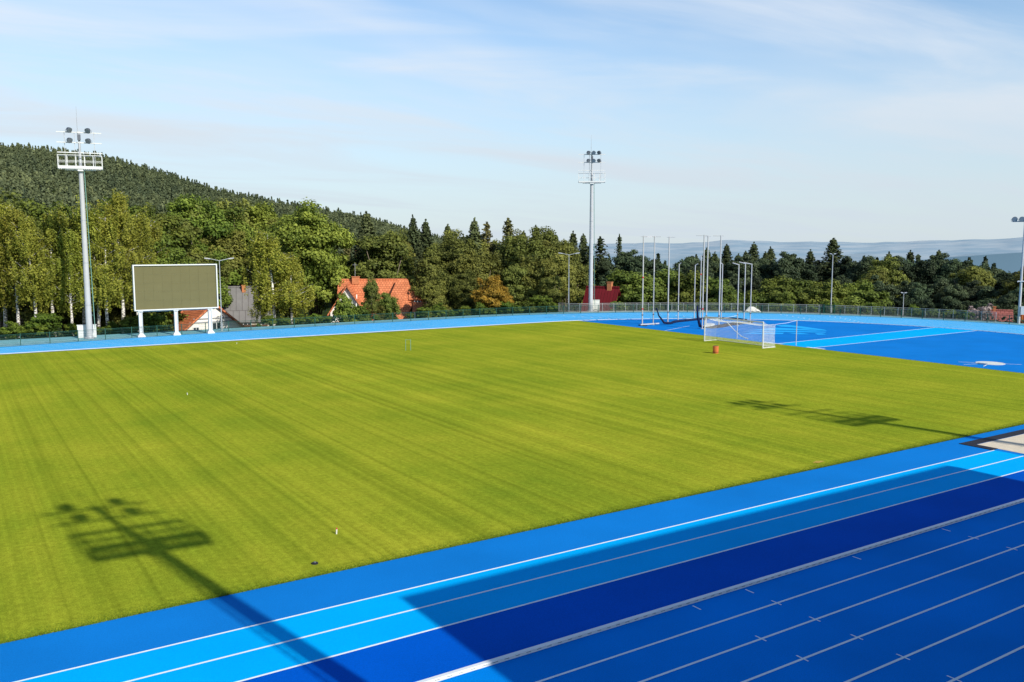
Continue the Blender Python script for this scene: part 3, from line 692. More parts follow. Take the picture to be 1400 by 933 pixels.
# cabinets at the towers
def cabinet(loc, d, rz, label, m):
    c = empty('electrical_cabinet', loc, rz, label, 'cabinet')
    mb = MB(); mb.box((0, 0, d[2]/2+0.05), d); mb.box((0, 0, d[2]+0.08), (d[0]+0.08, d[1]+0.08, 0.06)); mb.build('body', m, c)
    for s_ in (-1, 1):
        mb = MB(); mb.box((s_*d[0]/4, -d[1]/2-0.012, d[2]/2+0.08), (d[0]/2-0.03, 0.02, d[2]-0.16)); mb.build('door', m, c)
    mb = MB(); mb.box((0, 0, 0.025), (d[0]-0.04, d[1]-0.04, 0.05)); mb.build('plinth', M['concrete'], c)
cabinet((12.0, 98.7, 0), (1.75, 0.45, 1.25), rad(-6), 'white cabinet behind the four lamp mast base', M['white'])
cabinet((78.4, 98.75, 0), (1.25, 0.6, 1.5), rad(-36), 'cream cabinet at the foot of the slim six lamp mast', M['offwhite'])

# ------------------------------------------------------------------ football goal
def goal():
    g = empty('football_goal', (62.4, 54.0, 0), 0, 'white football goal with net on the far end of the pitch', 'goal')
    Wd, Hd, D = 7.32, 2.44, 1.7
    for y in (0, Wd):
        mb = MB(); mb.tube([(0, y, 0.02), (0, y, Hd)], 0.06, 12); mb.build('goalpost', M['white'], g, smooth=True)
    mb = MB(); mb.tube([(0, 0.0, Hd), (0, Wd, Hd)], 0.06, 12); mb.build('crossbar', M['white'], g, smooth=True)
    mb = MB()
    mb.tube([(0, 0, 0.06), (D, 0, 0.06), (D, Wd, 0.06), (0, Wd, 0.06)], 0.035, 6); mb.build('ground_frame', M['white'], g)
    mb = MB(); r = 0.0048; stp = 0.13
    tops = [(0, Hd), (0.35, Hd-0.16), (0.8, Hd-0.30), (1.3, Hd-0.26), (1.62, Hd-0.28), (1.60, 1.7), (1.56, 1.1), (1.58, 0.55), (D, 0.06)]
    def sag(y): return 0.10*math.sin(PI*y/Wd)**0.7 + 0.05*math.sin(3*PI*y/Wd)
    y = 0.0
    while y <= Wd+0.01:
        pts = [(x - (0.35*sag(y) if 0 < i < 8 else 0), y, z - (1.2*sag(y) if 0 < i < 6 else 0.5*sag(y) if 0 < i < 8 else 0)) for i, (x, z) in enumerate(tops)]
        mb.tube(pts, r, 3, cap=False); y += stp
    # cross strings
    L_ = []
    for (a, b) in zip(tops, tops[1:]):
        n = max(1, int(math.hypot(b[0]-a[0], b[1]-a[1])/stp))
        for k in range(n): L_.append((a[0]+(b[0]-a[0])*k/n, a[1]+(b[1]-a[1])*k/n))
    for i, (x, z) in enumerate(L_[1:]):
        pts = []
        for k in range(13):
            y = Wd*k/12; f = 1 if z > 1.2 else z/1.2
            pts.append((x - 0.35*sag(y)*f, y, z - (1.2 if i < 14 else 0.7)*sag(y)*f))
        mb.tube(pts, r, 3, cap=False)
    for y in (0.0, Wd):                       # side panels
        z = 0.15
        while z < 2.15: mb.tube([(0, y, z), (1.58, y, z)], r*1.6, 3, cap=False); z += stp
        x = 0.13
        while x < 1.6: mb.tube([(x, y, 0.06), (x, y, Hd - 0.25*min(1, x/0.6))], r*1.6, 3, cap=False); x += stp
    mb.build('net', M['net'], g)
    for yy, s_ in ((0, -1), (Wd, 1)):
        mb = MB(); mb.tube([(4.6, yy+0.45*0, 0.01), (4.6, yy, 2.42)], 0.04, 8); p = mb.build('net_support', M['galv2'], g)
        mb = MB(); mb.tube([(4.6, yy, 2.38), (3.2, yy, 2.22), (1.62, yy, Hd-0.28)], 0.014, 4); mb.build('rope', M['net'], p)
    mb = MB()   # slack cord hanging across the back of the net
    mb.tube([(1.35, Wd-0.3, 2.1), (1.4, Wd-1.6, 1.95), (1.45, Wd-2.6, 1.2), (1.5, Wd-3.4, 0.72), (1.5, Wd-4.2, 0.55)], 0.035, 6); mb.build('gathered_net', M['net'], g)
goal()

# ------------------------------------------------------------------ throwing cage
CG = 'white poles of the throwing cage'
def cage_pole(x, y, h, label, arm_dir, arm=0.9, bands=(), tall=True):
    t = empty('cage_pole', (x, y, 0), 0, label, 'cage pole', CG)
    mb = MB(); mb.tube([(0, 0, 0.0), (0, 0, h)], 0.075 if tall else 0.06, 10); mb.build('pole', M['galv2'], t, smooth=True)
    mb = MB(); mb.lathe([(0.2, 0.005), (0.2, 0.05), (0.1, 0.07)], 12); mb.build('base_plate', M['galv'], t)
    c, s_ = math.cos(arm_dir), math.sin(arm_dir)
    mb = MB()
    if tall: mb.tube([(-c*0.3, -s_*0.3, h-0.06), (c*arm, s_*arm, h-0.06)], 0.035, 6)
    else: mb.tube([(0, 0, h-0.05), (c*arm, s_*arm, h+0.16)], 0.05, 6)
    mb.build('top_arm', M['galv2'], t)
    for z in bands:
        mb = MB(); mb.lathe([(0.095, z), (0.095, z+0.15)], 10); mb.build('clamp', M['red'], t)
    mb = MB(); mb.lathe([(0.1, 1.2), (0.1, 1.32)], 10); mb.box((0.12, 0, 1.26), (0.1, 0.05, 0.05)); mb.build('rope_cleat', M['lampdark'], t)
away = rad(-33)
cage_pole(68.66, 77.55, 10.48, 'tall cage pole farthest left, joined to its neighbour by a foot bar', away, 0.4, (5.6, 1.9))
cage_pole(70.38, 77.55, 10.48, 'second tall cage pole from the left, with short top arm', away, 0.7)
cage_pole(74.22, 79.16, 10.44, 'third tall cage pole from the left, standing alone', away, 0.7)
cage_pole(71.6, 70.74, 10.55, 'left one of the close pair of tall cage poles by the goalpost', rad(147), 0.9, (2.2,))
cage_pole(73.9, 72.4, 10.5, 'right one of the close pair of tall cage poles by the goalpost', away, 0.3)
cage_pole(75.14, 71.6, 10.54, 'tall cage pole farthest right, seen behind the goal', rad(147), 0.9)
cage_pole(76.36, 79.61, 7.1, 'short cage pole farthest left, before the light green tree', rad(-60), 0.25, tall=False)
cage_pole(79.57, 80.06, 6.95, 'short cage pole left of the close pair of tall poles', rad(-60), 0.35, tall=False)
cage_pole(82.21, 81.67, 8.1, 'slightly taller thin cage pole just behind the close pair', rad(-60), 0.25, (5.6,), tall=False)
cage_pole(81.23, 77.02, 7.1, 'brownish short cage pole right behind the rightmost tall pole', rad(150), 0.25, tall=False)
cage_pole(77.98, 71.39, 7.2, 'short cage pole leftmost of the three at the right', rad(150), 0.75, tall=False)
cage_pole(83.18, 75.09, 7.2, 'short cage pole in the middle of the three at the right', rad(150), 0.8, tall=False)
cage_pole(81.09, 72.21, 7.2, 'short cage pole rightmost of the three at the right', rad(150), 1.0, tall=False)
t = empty('cage_foot_bar', (69.5, 77.4, 0), 0, 'grey foot bar joining the two leftmost tall cage poles', 'foot bar')
mb = MB(); mb.box((0.2, 0, 0.16), (2.9, 0.14, 0.14)); mb.build('bar', M['galv2'], t)
mb = MB(); mb.box((-0.9, 0.0, 0.045), (0.3, 1.3, 0.08)); mb.build('weight', M['black_rubber'], t)
t = empty('cage_top_bar', (69.5, 77.55, 10.46), 0, 'horizontal bar across the tops of the two leftmost tall cage poles', 'top bar')
mb = MB(); mb.box((0, 0, 0.0), (1.56, 0.08, 0.08)); mb.box((0, 0, -0.12), (0.9, 0.05, 0.05)); mb.build('bar', M['galv2'], t)
# bundled net lying round the cage
mb = MB()
pts = [(70.9, 77.6, 2.05), (71.1, 77.4, 1.1), (71.6, 77.0, 0.25), (72.6, 77.0, 0.13), (74.4, 78.2, 0.14), (77, 78.9, 0.12), (79.6, 79.3, 0.13), (82.5, 79.8, 0.12), (84.0, 77.5, 0.12), (83.9, 75.3, 0.12)]
mb.tube(pts, [0.07, 0.09, 0.14, 0.16, 0.17, 0.15, 0.17, 0.14, 0.16, 0.12], 8)
tag(mb.build('bundled_net', M['cagenet'], smooth=True), 'dark rolled safety net lying around the throwing cage', 'net')
mb = MB()
pts = [(71.25, 71.25, 2.6), (71.3, 71.2, 1.4), (71.6, 71.1, 0.3), (72.3, 71.2, 0.12)]
mb.tube(pts, [0.10, 0.13, 0.17, 0.12], 8)
tag(mb.build('bundled_net', M['cagenet'], smooth=True), 'dark net bundle hanging beside the left goalpost', 'net')
def net_heap():
    nx_, ny_ = 60, 16; mb = MB()
    a = Vector((72.6, 70.9)); b = Vector((82.6, 73.6))
    for j in range(ny_+1):
        for i in range(nx_+1):
            u = i/nx_; v = j/ny_; p = a.lerp(b, u); w = 1.5*(0.55+0.45*math.sin(PI*u)**0.5)*(0.8+0.25*math.sin(7*u+1))
            n_ = Vector((-(b-a).y, (b-a).x)).normalized()
            q = p + n_*w*(v-0.5)*2*0.6
            e = math.sin(PI*v)*(0.35+0.65*math.sin(PI*min(u*1.02, 1)))
            h = max(0, e)*(0.16 + 0.10*abs(math.sin(19*u+5*v)) + 0.10*abs(math.sin(31*u-9*v+1)) + 0.05*random.random())
            mb.v.append((q.x, q.y, 0.012 + h*0.8))
    mb.f = [(j*(nx_+1)+i, j*(nx_+1)+i+1, (j+1)*(nx_+1)+i+1, (j+1)*(nx_+1)+i) for j in range(ny_) for i in range(nx_)]
    tag(mb.build('net_heap', M['greynet']), 'grey heap of loose safety net on the blue ground behind the goal', 'net')
net_heap()
mb = MB(); mb.box((0, 0, 0.09), (2.9, 1.0, 0.14), rad(38)); mb.box((0.02, 0.02, 0.18), (2.7, 0.8, 0.05), rad(38))
tag(mb.build('landing_board', M['white'], loc=(74.9, 72.9, 0)), 'white board lying by the net heap inside the cage', 'board')

# ------------------------------------------------------------------ small things on the grass
c = empty('litter_bin', (56.1, 53.75, 0.04), 0, 'small orange bin standing on the grass before the goal', 'bin')
mb = MB(); mb.lathe([(0.23, 0), (0.25, 0.05), (0.25, 0.56), (0.27, 0.58), (0.27, 0.64), (0.24, 0.65)], 20); mb.build('body', M['clay'], c, smooth=True)
mb = MB(); mb.lathe([(0.22, 0.655), (0.21, 0.66)], 16); mb.build('lid', M['darkclay'], c)
mb = MB(); mb.lathe([(0.256, 0.10), (0.256, 0.14)], 20); mb.build('band', M['darkclay'], c)
c = empty('marker_peg', (10.28, 26.39, 0.03), 0, 'small white marker peg with red tip on the near grass', 'marker')
mb = MB(); mb.tube([(0, 0, 0), (0.01, 0, 0.17)], [0.022, 0.026], 8); mb.build('stake', M['offwhite'], c)
mb = MB(); mb.tube([(0.01, 0, 0.17), (0.012, 0, 0.215)], [0.027, 0.02], 8); mb.build('tip', M['red'], c)
c = empty('sprinkler_cap', (8.73, 24.2, 0.03), 0, 'dark round sprinkler cap sunk in the grass near the track', 'sprinkler')
mb = MB(); mb.lathe([(0.1, 0), (0.1, 0.035), (0.07, 0.05)], 16); mb.build('cap', M['black_rubber'], c); mb = MB(); mb.lathe([(0.04, 0.05), (0.035, 0.065)], 10); mb.build('nozzle', M['lampdark'], c)
for x, y, l in ((12.47, 56.9, 'tiny white peg in the left part of the grass pitch'), (23.2, 84.2, 'tiny white peg at the far edge of the grass')):
    mb = MB(); mb.tube([(0, 0, 0), (0, 0, 0.12)], 0.02, 6); mb.lathe([(0.03, 0.12), (0.03, 0.14)], 8); tag(mb.build('marker_peg', M['offwhite'], loc=(x, y, 0.03)), l, 'marker')
c = empty('thin_post_pair', (34.6, 70.4, 0.03), rad(-25), 'pair of thin pale posts standing in the grass far out', 'posts')
for x in (-0.22, 0.22):
    mb = MB(); mb.tube([(x, 0, 0), (x, 0, 1.0)], 0.022, 6); mb.build('post', M['laddergreen'], c)
mb = MB(); mb.tube([(-0.22, 0, 0.98), (0.22, 0, 0.98)], 0.012, 5); mb.build('cord', M['laddergreen'], c)
# scraped spot in the turf
mb = MB(); mb.poly([(0.30*math.cos(a*PI/7)*(1+0.3*math.sin(3*a)), 0.13*math.sin(a*PI/7)*(1+0.3*math.cos(2*a))) for a in range(14)], 0.0)
o = mb.build('bare_patch', mat('dry_turf', (0.5, 0.34, 0.06), 0.9, 0.1, noise=(9, 0.25)), loc=(31.45, 23.95, 0.05)); tag(o, kind='structure')

# ------------------------------------------------------------------ houses
def roof_plane(mb, uvs, a, b, c, d, th=0.18):
    """a-b eave, d-c ridge; adds a slab and uv in metres"""
    a, b, c, d = map(Vector, (a, b, c, d)); n = (b-a).cross(d-a).normalized()*th
    mb.add([a, b, c, d, a-n, b-n, c-n, d-n], [(0, 1, 2, 3), (7, 6, 5, 4), (0, 4, 5, 1), (1, 5, 6, 2), (2, 6, 7, 3), (3, 7, 4, 0)])
def uv_project(o):
    me = o.data; uv = me.uv_layers.new(name='UVMap')
    for p in me.polygons:
        n = p.normal
        if abs(n.z) > 0.999: ax = Vector((1, 0, 0))
        else: ax = Vector((0, 0, 1)).cross(n).normalized()
        ay = n.cross(ax).normalized()
        for li in p.loop_indices:
            v = me.vertices[me.loops[li].vertex_index].co; uv.data[li].uv = (v.dot(ax), v.dot(ay))
def gable_roof(parent, cx, cy, L_, W_, ez, rz_, m, axis='x', over=0.5, name='roof'):
    """ridge along axis; returns roof part"""
    mb = MB(); o = over; h = rz_ - ez; dz = h*o/(W_/2)
    def T(u, v, z): return (cx+u, cy+v, z) if axis == 'x' else (cx-v, cy+u, z)
    hl = L_/2 + o; hw = W_/2 + o
    roof_plane(mb, None, T(-hl, -hw, ez-dz), T(hl, -hw, ez-dz), T(hl, 0, rz_), T(-hl, 0, rz_))
    roof_plane(mb, None, T(hl, hw, ez-dz), T(-hl, hw, ez-dz), T(-hl, 0, rz_-0.004), T(hl, 0, rz_-0.004))
    k = mb.build(name, m, parent); uv_project(k)
    mb = MB(); a, b = T(-hl, 0, rz_+0.05), T(hl, 0, rz_+0.05); mb.tube([a, b], 0.13, 8); r = mb.build('ridge_cap', m, k); uv_project(r)
    return k
def gable_body(parent, cx, cy, L_, W_, z0, ez, rz_, m, axis='x', name='wall'):
    def T(u, v, z): return (cx+u, cy+v, z) if axis == 'x' else (cx-v, cy+u, z)
    l, w = L_/2, W_/2; e = 0.2; mb = MB()
    mb.add([T(-l, -w, z0), T(l, -w, z0), T(l, w, z0), T(-l, w, z0), T(-l, -w, ez-e), T(l, -w, ez-e), T(l, w, ez-e), T(-l, w, ez-e), T(-l, 0, rz_-e-0.1), T(l, 0, rz_-e-0.1)],
           [(0, 1, 5, 4), (2, 3, 7, 6), (1, 2, 6, 9, 5), (3, 0, 4, 8, 7), (4, 5, 9, 8), (6, 7, 8, 9), (3, 2, 1, 0)])
    return mb.build(name, m, parent)
def window(parent, c, w, h, rz=0, fm=None):
    mb = MB(); f = 0.08
    mb.box((c[0], c[1], c[2]+h/2), (w+2*f, 0.1, f), rz); mb.box((c[0], c[1], c[2]-h/2), (w+2*f, 0.14, f), rz)
    ca, sa = math.cos(rz), math.sin(rz)
    for s_ in (-1, 0, 1): mb.box((c[0]+ca*s_*(w/2), c[1]+sa*s_*(w/2), c[2]), (f, 0.1, h-f), rz)
    fr = mb.build('window', fm or M['white'], parent)
    mb = MB(); mb.box((c[0]-sa*-0.02, c[1]+ca*0.02, c[2]), (w, 0.05, h), rz); mb.build('pane', M['glass'], fr)
def chimney(parent, x, y, z0, z1, m, s=0.6):
    mb = MB(); mb.box((x, y, (z0+z1)/2), (s, s*0.8, z1-z0)); mb.box((x, y, z1+0.05), (s+0.14, s*0.8+0.14, 0.1)); mb.build('chimney', m, parent)

def at(px, dist): 
    b = bearing(px); return (dist*math.sin(b), dist*math.cos(b))

# white gabled house behind the scoreboard
x, y = at(290, 118)
h = empty('house', (x, y, 0), rad(10), 'white gabled house with orange tiled roof seen under the scoreboard', 'house')
apex = elev_z(290, 413, 118)
W_ = 10.8; ez = apex - 4.4
gable_body(h, 0, 6.5, 13.0, W_, -7, ez, apex, M['wallwhite'], axis='y')
rf = gable_roof(h, 0, 6.5, 13.0, W_, ez, apex, M['tiles'], axis='y', over=0.55)
mb = MB(); mb.box((0, -0.08, apex-2.05), (5.2, 0.06, 0.14)); mb.box((0, -0.08, apex-2.5), (6.2, 0.06, 0.14)); mb.box((0, -0.08, apex-0.75), (1.7, 0.06, 0.1)); mb.build('timber_band', M['galv'], h)
window(h, (0.4, -0.06, apex-3.25), 1.1, 1.2); window(h, (-2.3, -0.06, apex-3.6), 0.7, 1.0)
chimney(h, -2.0, 5.5, apex-2.4, apex-0.3, M['brick'])

# grey roofed house
x, y = at(326, 140)
h = empty('house', (x, y, 0), rad(-18), 'house with plain grey roof and orange chimney right of the scoreboard', 'house')
top = elev_z(326, 394, 140); ev = elev_z(326, 436, 140)
gable_body(h, 0, 3.5, 9.2, 7.6, -7, ev, top, M['wallcream'])
gable_roof(h, 0, 3.5, 9.2, 7.6, ev, top, M['greyroof'], over=0.4)
chimney(h, 0.7, 3.0, top-0.8, top+0.25, M['brick'], 0.55)
window(h, (1.2, -0.36, ev-1.2), 1.2, 1.1); window(h, (3.2, -0.36, ev-1.2), 1.0, 1.1)
mb = MB(); mb.box((2.4, -1.2, ev-0.95), (3.6, 1.6, 0.15)); mb.box((4.0, -1.9, ev-2.6), (0.15, 0.15, 3.2)); mb.build('porch', M['wood'], h)

# big orange roofed house with dormer
D3 = 132
x, y = at(512, D3)
h = empty('house', (x, y, 0), rad(-28), 'big house with steep orange tiled roofs and a dormer behind trees', 'house')
top = elev_z(512, 384, D3)
ez = top - 5.6
gable_body(h, -0.2, 3.5, 10.0, 9.0, -8, ez, top, M['wallcream'])
rf = gable_roof(h, -0.2, 3.5, 10.0, 9.0, ez, top, M['tiles'], over=0.5)
# wing towards the track, on the right, ridge pointing at the viewer
mb = MB(); roof_plane(mb, None, (0.6, -3.6, top-6.2), (3.6, -3.6, top-6.2), (4.9, 2.4, top+0.1), (3.3, 2.4, top+0.1)); k = mb.build('wing_roof', M['tiles'], h); uv_project(k)
mb = MB(); roof_plane(mb, None, (3.6, -3.6, top-6.2), (5.9, -0.4, top-3.6), (5.4, 1.6, top-1.2), (4.9, 2.4, top+0.1)); k = mb.build('wing_side_roof', M['tiles'], h); uv_project(k)
mb = MB(); mb.box((3.2, -1.4, top-9.2), (4.6, 3.4, 5.4)); mb.build('wing_wall', M['wallwhite'], h)
# left cross gable
gable_body(h, -3.9, 0.8, 4.2, 5.0, -8, top-4.3, top-0.5, M['wallwhite'], axis='y', name='left_wall')
gable_roof(h, -3.9, 0.9, 4.6, 5.0, top-4.3, top-0.5, M['tiles'], axis='y', over=0.45, name='left_roof')
# dormer and porch roof
gable_body(h, 6.4, 1.0, 2.0, 2.2, top-4, top-2.6, top-1.5, M['wood'], axis='x', name='dormer')
gable_roof(h, 6.4, 1.0, 2.2, 2.2, top-2.6, top-1.5, M['tiles'], axis='x', over=0.25, name='dormer_roof')
window(h, (6.4, -0.16, top-3.2), 0.9, 0.8)
mb = MB(); roof_plane(mb, None, (5.6, -2.6, top-4.4), (9.0, -2.6, top-4.4), (8.4, -0.6, top-3.2), (5.8, -0.6, top-3.2)); k = mb.build('porch_roof', M['tiles'], h); uv_project(k)
mb = MB(); mb.box((8.6, -2.3, top-6.9), (0.2, 0.2, 4.8)); mb.box((6.0, -2.3, top-6.9), (0.2, 0.2, 4.8)); mb.build('porch_post', M['wallwhite'], h)
chimney(h, -3.0, 3.3, top-0.6, top+0.45, M['brick'], 1.1)
mb = MB(); mb.tube([(-3.1, 3.3, top+0.5), (-3.1, 3.3, top+2.6)], 0.03, 5); mb.box((-3.1, 3.3, top+2.3), (0.8, 0.03, 0.03)); mb.build('antenna', M['galv'], h)
mb = MB(); M4 = Matrix.Rotation(0, 4, 'X'); mb.box((-2.55, -1.35, top-2.9), (0.14, 0.1, 2.2), M4=Matrix.Rotation(rad(-38), 4, 'X')); mb.build('skylight_strip', M['offwhite'], h)
window(h, (-4.0, -1.36, top-5.0), 1.1, 1.2); window(h, (4.6, -3.12, top-7.6), 1.1, 1.1)

# red metal roofed house behind the middle mast
D4 = 134
x, y = at(818, D4)
h = empty('house', (x, y, 0), rad(-62), 'cottage with dark red metal roof behind the slim mast', 'house')
top = elev_z(820, 393, D4); ez = top - 4.4
gable_body(h, 0.7, 0, 4.4, 5.2, -8, ez, top, M['wood'])
gable_roof(h, 0.7, 0, 4.4, 5.2, ez, top, M['redmetal'], over=0.5)
chimney(h, 1.9, 0.0, top-0.5, top+0.75, M['brick'], 0.7)
window(h, (-1.84, 0, top-3.0), 0.9, 1.0, rad(90)); window(h, (1.5, -2.66, ez-1.5), 1.0, 1.2)

# brick chimney stack far behind
x, y = at(491, 154)
zt = elev_z(491, 337, 154)
h = empty('chimney_stack', (x, y, 0), 0, 'orange brick chimney rising among the trees above the orange house', 'chimney')
mb = MB(); mb.box((0, 0, (zt-8)/2), (0.95, 0.95, zt+8)); mb.build('stack', M['brick'], h)
mb = MB(); mb.box((0, 0, zt+0.1), (1.35, 1.35, 0.2)); mb.box((0, 0, zt-0.25), (1.1, 1.1, 0.12)); mb.build('cap', M['offwhite'], h)

# dim grey building and salmon roof on the right
x, y = at(1010, 150)
h = empty('house', (x, y, 0), rad(-46), 'dim grey house front between the trees behind the cage', 'house')
t3 = elev_z(1010, 383, 150)
gable_body(h, 0, 2, 3.6, 4.4, -8, t3-1.8, t3, mat('blue_grey_render', (0.10, 0.12, 0.16), 0.9), axis='y'); gable_roof(h, 0, 2, 3.6, 4.4, t3-1.8, t3, M['darktile'], axis='y', over=0.3)
window(h, (-0.6, 0.14, t3-3.2), 0.8, 1.0); window(h, (0.9, 0.14, t3-3.2), 0.8, 1.0)
x, y = at(1371, 132)
h = empty('house', (x, y, 0), rad(-58), 'small house with salmon roof low down at the right', 'house')
t4 = elev_z(1371, 427, 132)
gable_body(h, 0, 2, 2.6, 4.0, -8, t4-1.6, t4, M['wallcream']); gable_roof(h, 0, 2, 2.4, 4.0, t4-1.6, t4, M['pinkroof'], over=0.3); chimney(h, -0.7, 2.0, t4-0.3, t4+0.45, M['brick'], 0.3)
window(h, (0, -0.06, t4-2.4), 0.8, 0.9)
# orange container
x, y = at(1398, 126)
c = empty('container', (x, y, 0), rad(-60), 'orange container at the far right edge behind the fence', 'container')
mb = MB(); mb.box((0.9, 0, -0.2), (2.4, 1.8, 2.6)); [mb.box((-0.2+0.3*k, -0.93, -0.2), (0.12, 0.06, 2.3)) for k in range(8)]; mb.build('body', M['redbox'], c)
mb = MB(); mb.box((0.9, 0, 1.15), (2.5, 1.9, 0.1)); mb.build('lid', M['white'], c)
# pale tarpaulin heap behind the railing
mb = MB(); n = 14
for j in range(n+1):
    for i in range(n+1):
        u, v = i/n*2-1, j/n*2-1; hgt_ = max(0, 1-u*u)*max(0, 1-v*v)*(1.1 - 0.5*u) + 0.05*math.sin(9*u+4*v)
        mb.v.append((u*1.1, v*0.5, hgt_*0.6))
mb.f = [(j*(n+1)+i, j*(n+1)+i+1, (j+1)*(n+1)+i+1, (j+1)*(n+1)+i) for j in range(n) for i in range(n)]
x, y = at(1030, 131.0)
o = mb.build('tarpaulin_heap', M['wallwhite'], loc=(x, y, -0.1)); o.rotation_euler.z = rad(-45); tag(o, 'pale tarpaulin covered heap behind the silver railing', 'heap')

# ------------------------------------------------------------------ foliage
def quad_mesh(name, C, size, nrm, tint, m, aspect=1.0):
    """C: leaf centres; one quad each"""
    n = len(C); up = rng.normal(size=(n, 3))
    nrm = nrm/np.linalg.norm(nrm, axis=1, keepdims=True)
    a = np.cross(nrm, up); a /= np.linalg.norm(a, axis=1, keepdims=True)+1e-9
    b = np.cross(nrm, a)
    s = (size*(0.65+0.7*rng.random(n)))[:, None]
    k1 = a*s*0.5; k2 = b*s*0.5*aspect
    bend = nrm*s*0.12
    V = np.stack([C-k1*0.3-k2, C+k1-k2*0.2+bend, C+k1*0.2+k2, C-k1+k2*0.25-bend], 1).reshape(-1, 3)
    me = bpy.data.meshes.new(name); me.vertices.add(len(V)); me.vertices.foreach_set('co', V.ravel().astype(np.float32))
    me.loops.add(len(V)); me.loops.foreach_set('vertex_index', np.arange(len(V), dtype=np.int32))
    me.polygons.add(n); me.polygons.foreach_set('loop_start', np.arange(0, len(V), 4, dtype=np.int32)); me.update(calc_edges=True)
    at_ = me.attributes.new('tint', 'FLOAT', 'FACE'); at_.data.foreach_set('value', np.clip(tint, 0, 1).astype(np.float32))
    me.materials.append(m); return me
def unit(n):
    v = rng.normal(size=(n, 3)); return v/np.linalg.norm(v, axis=1, keepdims=True)
PROTO = {}
def finish(name, trunk_mb, leafmesh, trunkmat, H):
    tm = bpy.data.meshes.new(name + '_trunk'); tm.from_pydata(trunk_mb.v, [], trunk_mb.f); tm.update(); tm.materials.append(trunkmat)
    tm.polygons.foreach_set('use_smooth', [True]*len(tm.polygons))
    PROTO.setdefault(name, []).append((tm, leafmesh, H))
def broadleaf(name, H, Rw, base, nclump, per, leaf, m, bark, trunk_r=0.25, lobes=5, squash=1.0, inner=0.45):
    """irregular crown: lobes -> clumps -> leaves"""
    ch = H*(1-base); cz = H*base + ch*0.5
    L0 = []
    for k in range(lobes):
        a = rng.random()*2*PI; zz = rng.uniform(-0.33, 0.30); rr = Rw*rng.uniform(0.25, 0.5)*(1-abs(zz))
        L0.append((rr*math.cos(a), rr*math.sin(a), cz + zz*ch, Rw*rng.uniform(0.42, 0.62), ch*rng.uniform(0.2, 0.30)))
    L0.append((0, 0, cz+ch*0.2, Rw*0.55, ch*0.3)); L0.append((0, 0, cz-ch*0.12, Rw*0.72, ch*0.32))
    cl = []
    for i in range(nclump):
        l = L0[i % len(L0)]; u = unit(1)[0]
        if u[2] < -0.4: u[2] *= -0.6
        q = rng.uniform(0.62, 1.0)
        cl.append((l[0]+u[0]*l[3]*q, l[1]+u[1]*l[3]*q, l[2]+u[2]*l[4]*q))
    cl = np.array(cl)
    C = []; Nn = []; T = []
    cr = Rw*0.23
    for c in cl:
        n = int(per*rng.uniform(0.6, 1.3)); u = unit(n); r_ = cr*rng.uniform(0.6, 1.25)
        p = u*(rng.uniform(0.35, 1.0, n)[:, None])*r_*np.array([1.1, 1.1, 0.75]) + c
        C.append(p); cen = np.array([0, 0, cz]); outd = (p - cen)/np.linalg.norm(p-cen, axis=1, keepdims=True)
        Nn.append(u*0.9 + outd*0.5 + np.array([0, 0, 0.45]) + 0.5*rng.normal(size=(n, 3)))
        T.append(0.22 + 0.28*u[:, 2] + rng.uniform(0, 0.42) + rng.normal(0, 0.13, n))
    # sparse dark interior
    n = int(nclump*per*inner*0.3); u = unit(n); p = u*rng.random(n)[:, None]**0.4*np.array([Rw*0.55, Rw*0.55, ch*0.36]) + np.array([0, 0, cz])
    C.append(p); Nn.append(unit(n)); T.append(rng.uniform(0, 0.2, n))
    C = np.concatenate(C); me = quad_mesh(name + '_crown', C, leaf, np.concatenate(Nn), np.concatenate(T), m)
    tb = MB(); tb.tube([(0, 0, -0.3), (0.1, 0.05, H*base*0.8), (-0.05, 0.1, H*0.5), (0.1, 0, H*0.82)], [trunk_r*1.25, trunk_r, trunk_r*0.6, 0.04], 9)
    for c in cl[::max(1, nclump//16)]:
        z0 = H*base*rng.uniform(0.75, 1.3); mid_ = (c[0]*0.5, c[1]*0.5, (z0+c[2])/2+0.3); tb.tube([(0, 0, z0), mid_, tuple(c)], [trunk_r*0.4, trunk_r*0.22, 0.025], 5)
    finish(name, tb, me, bark, H)
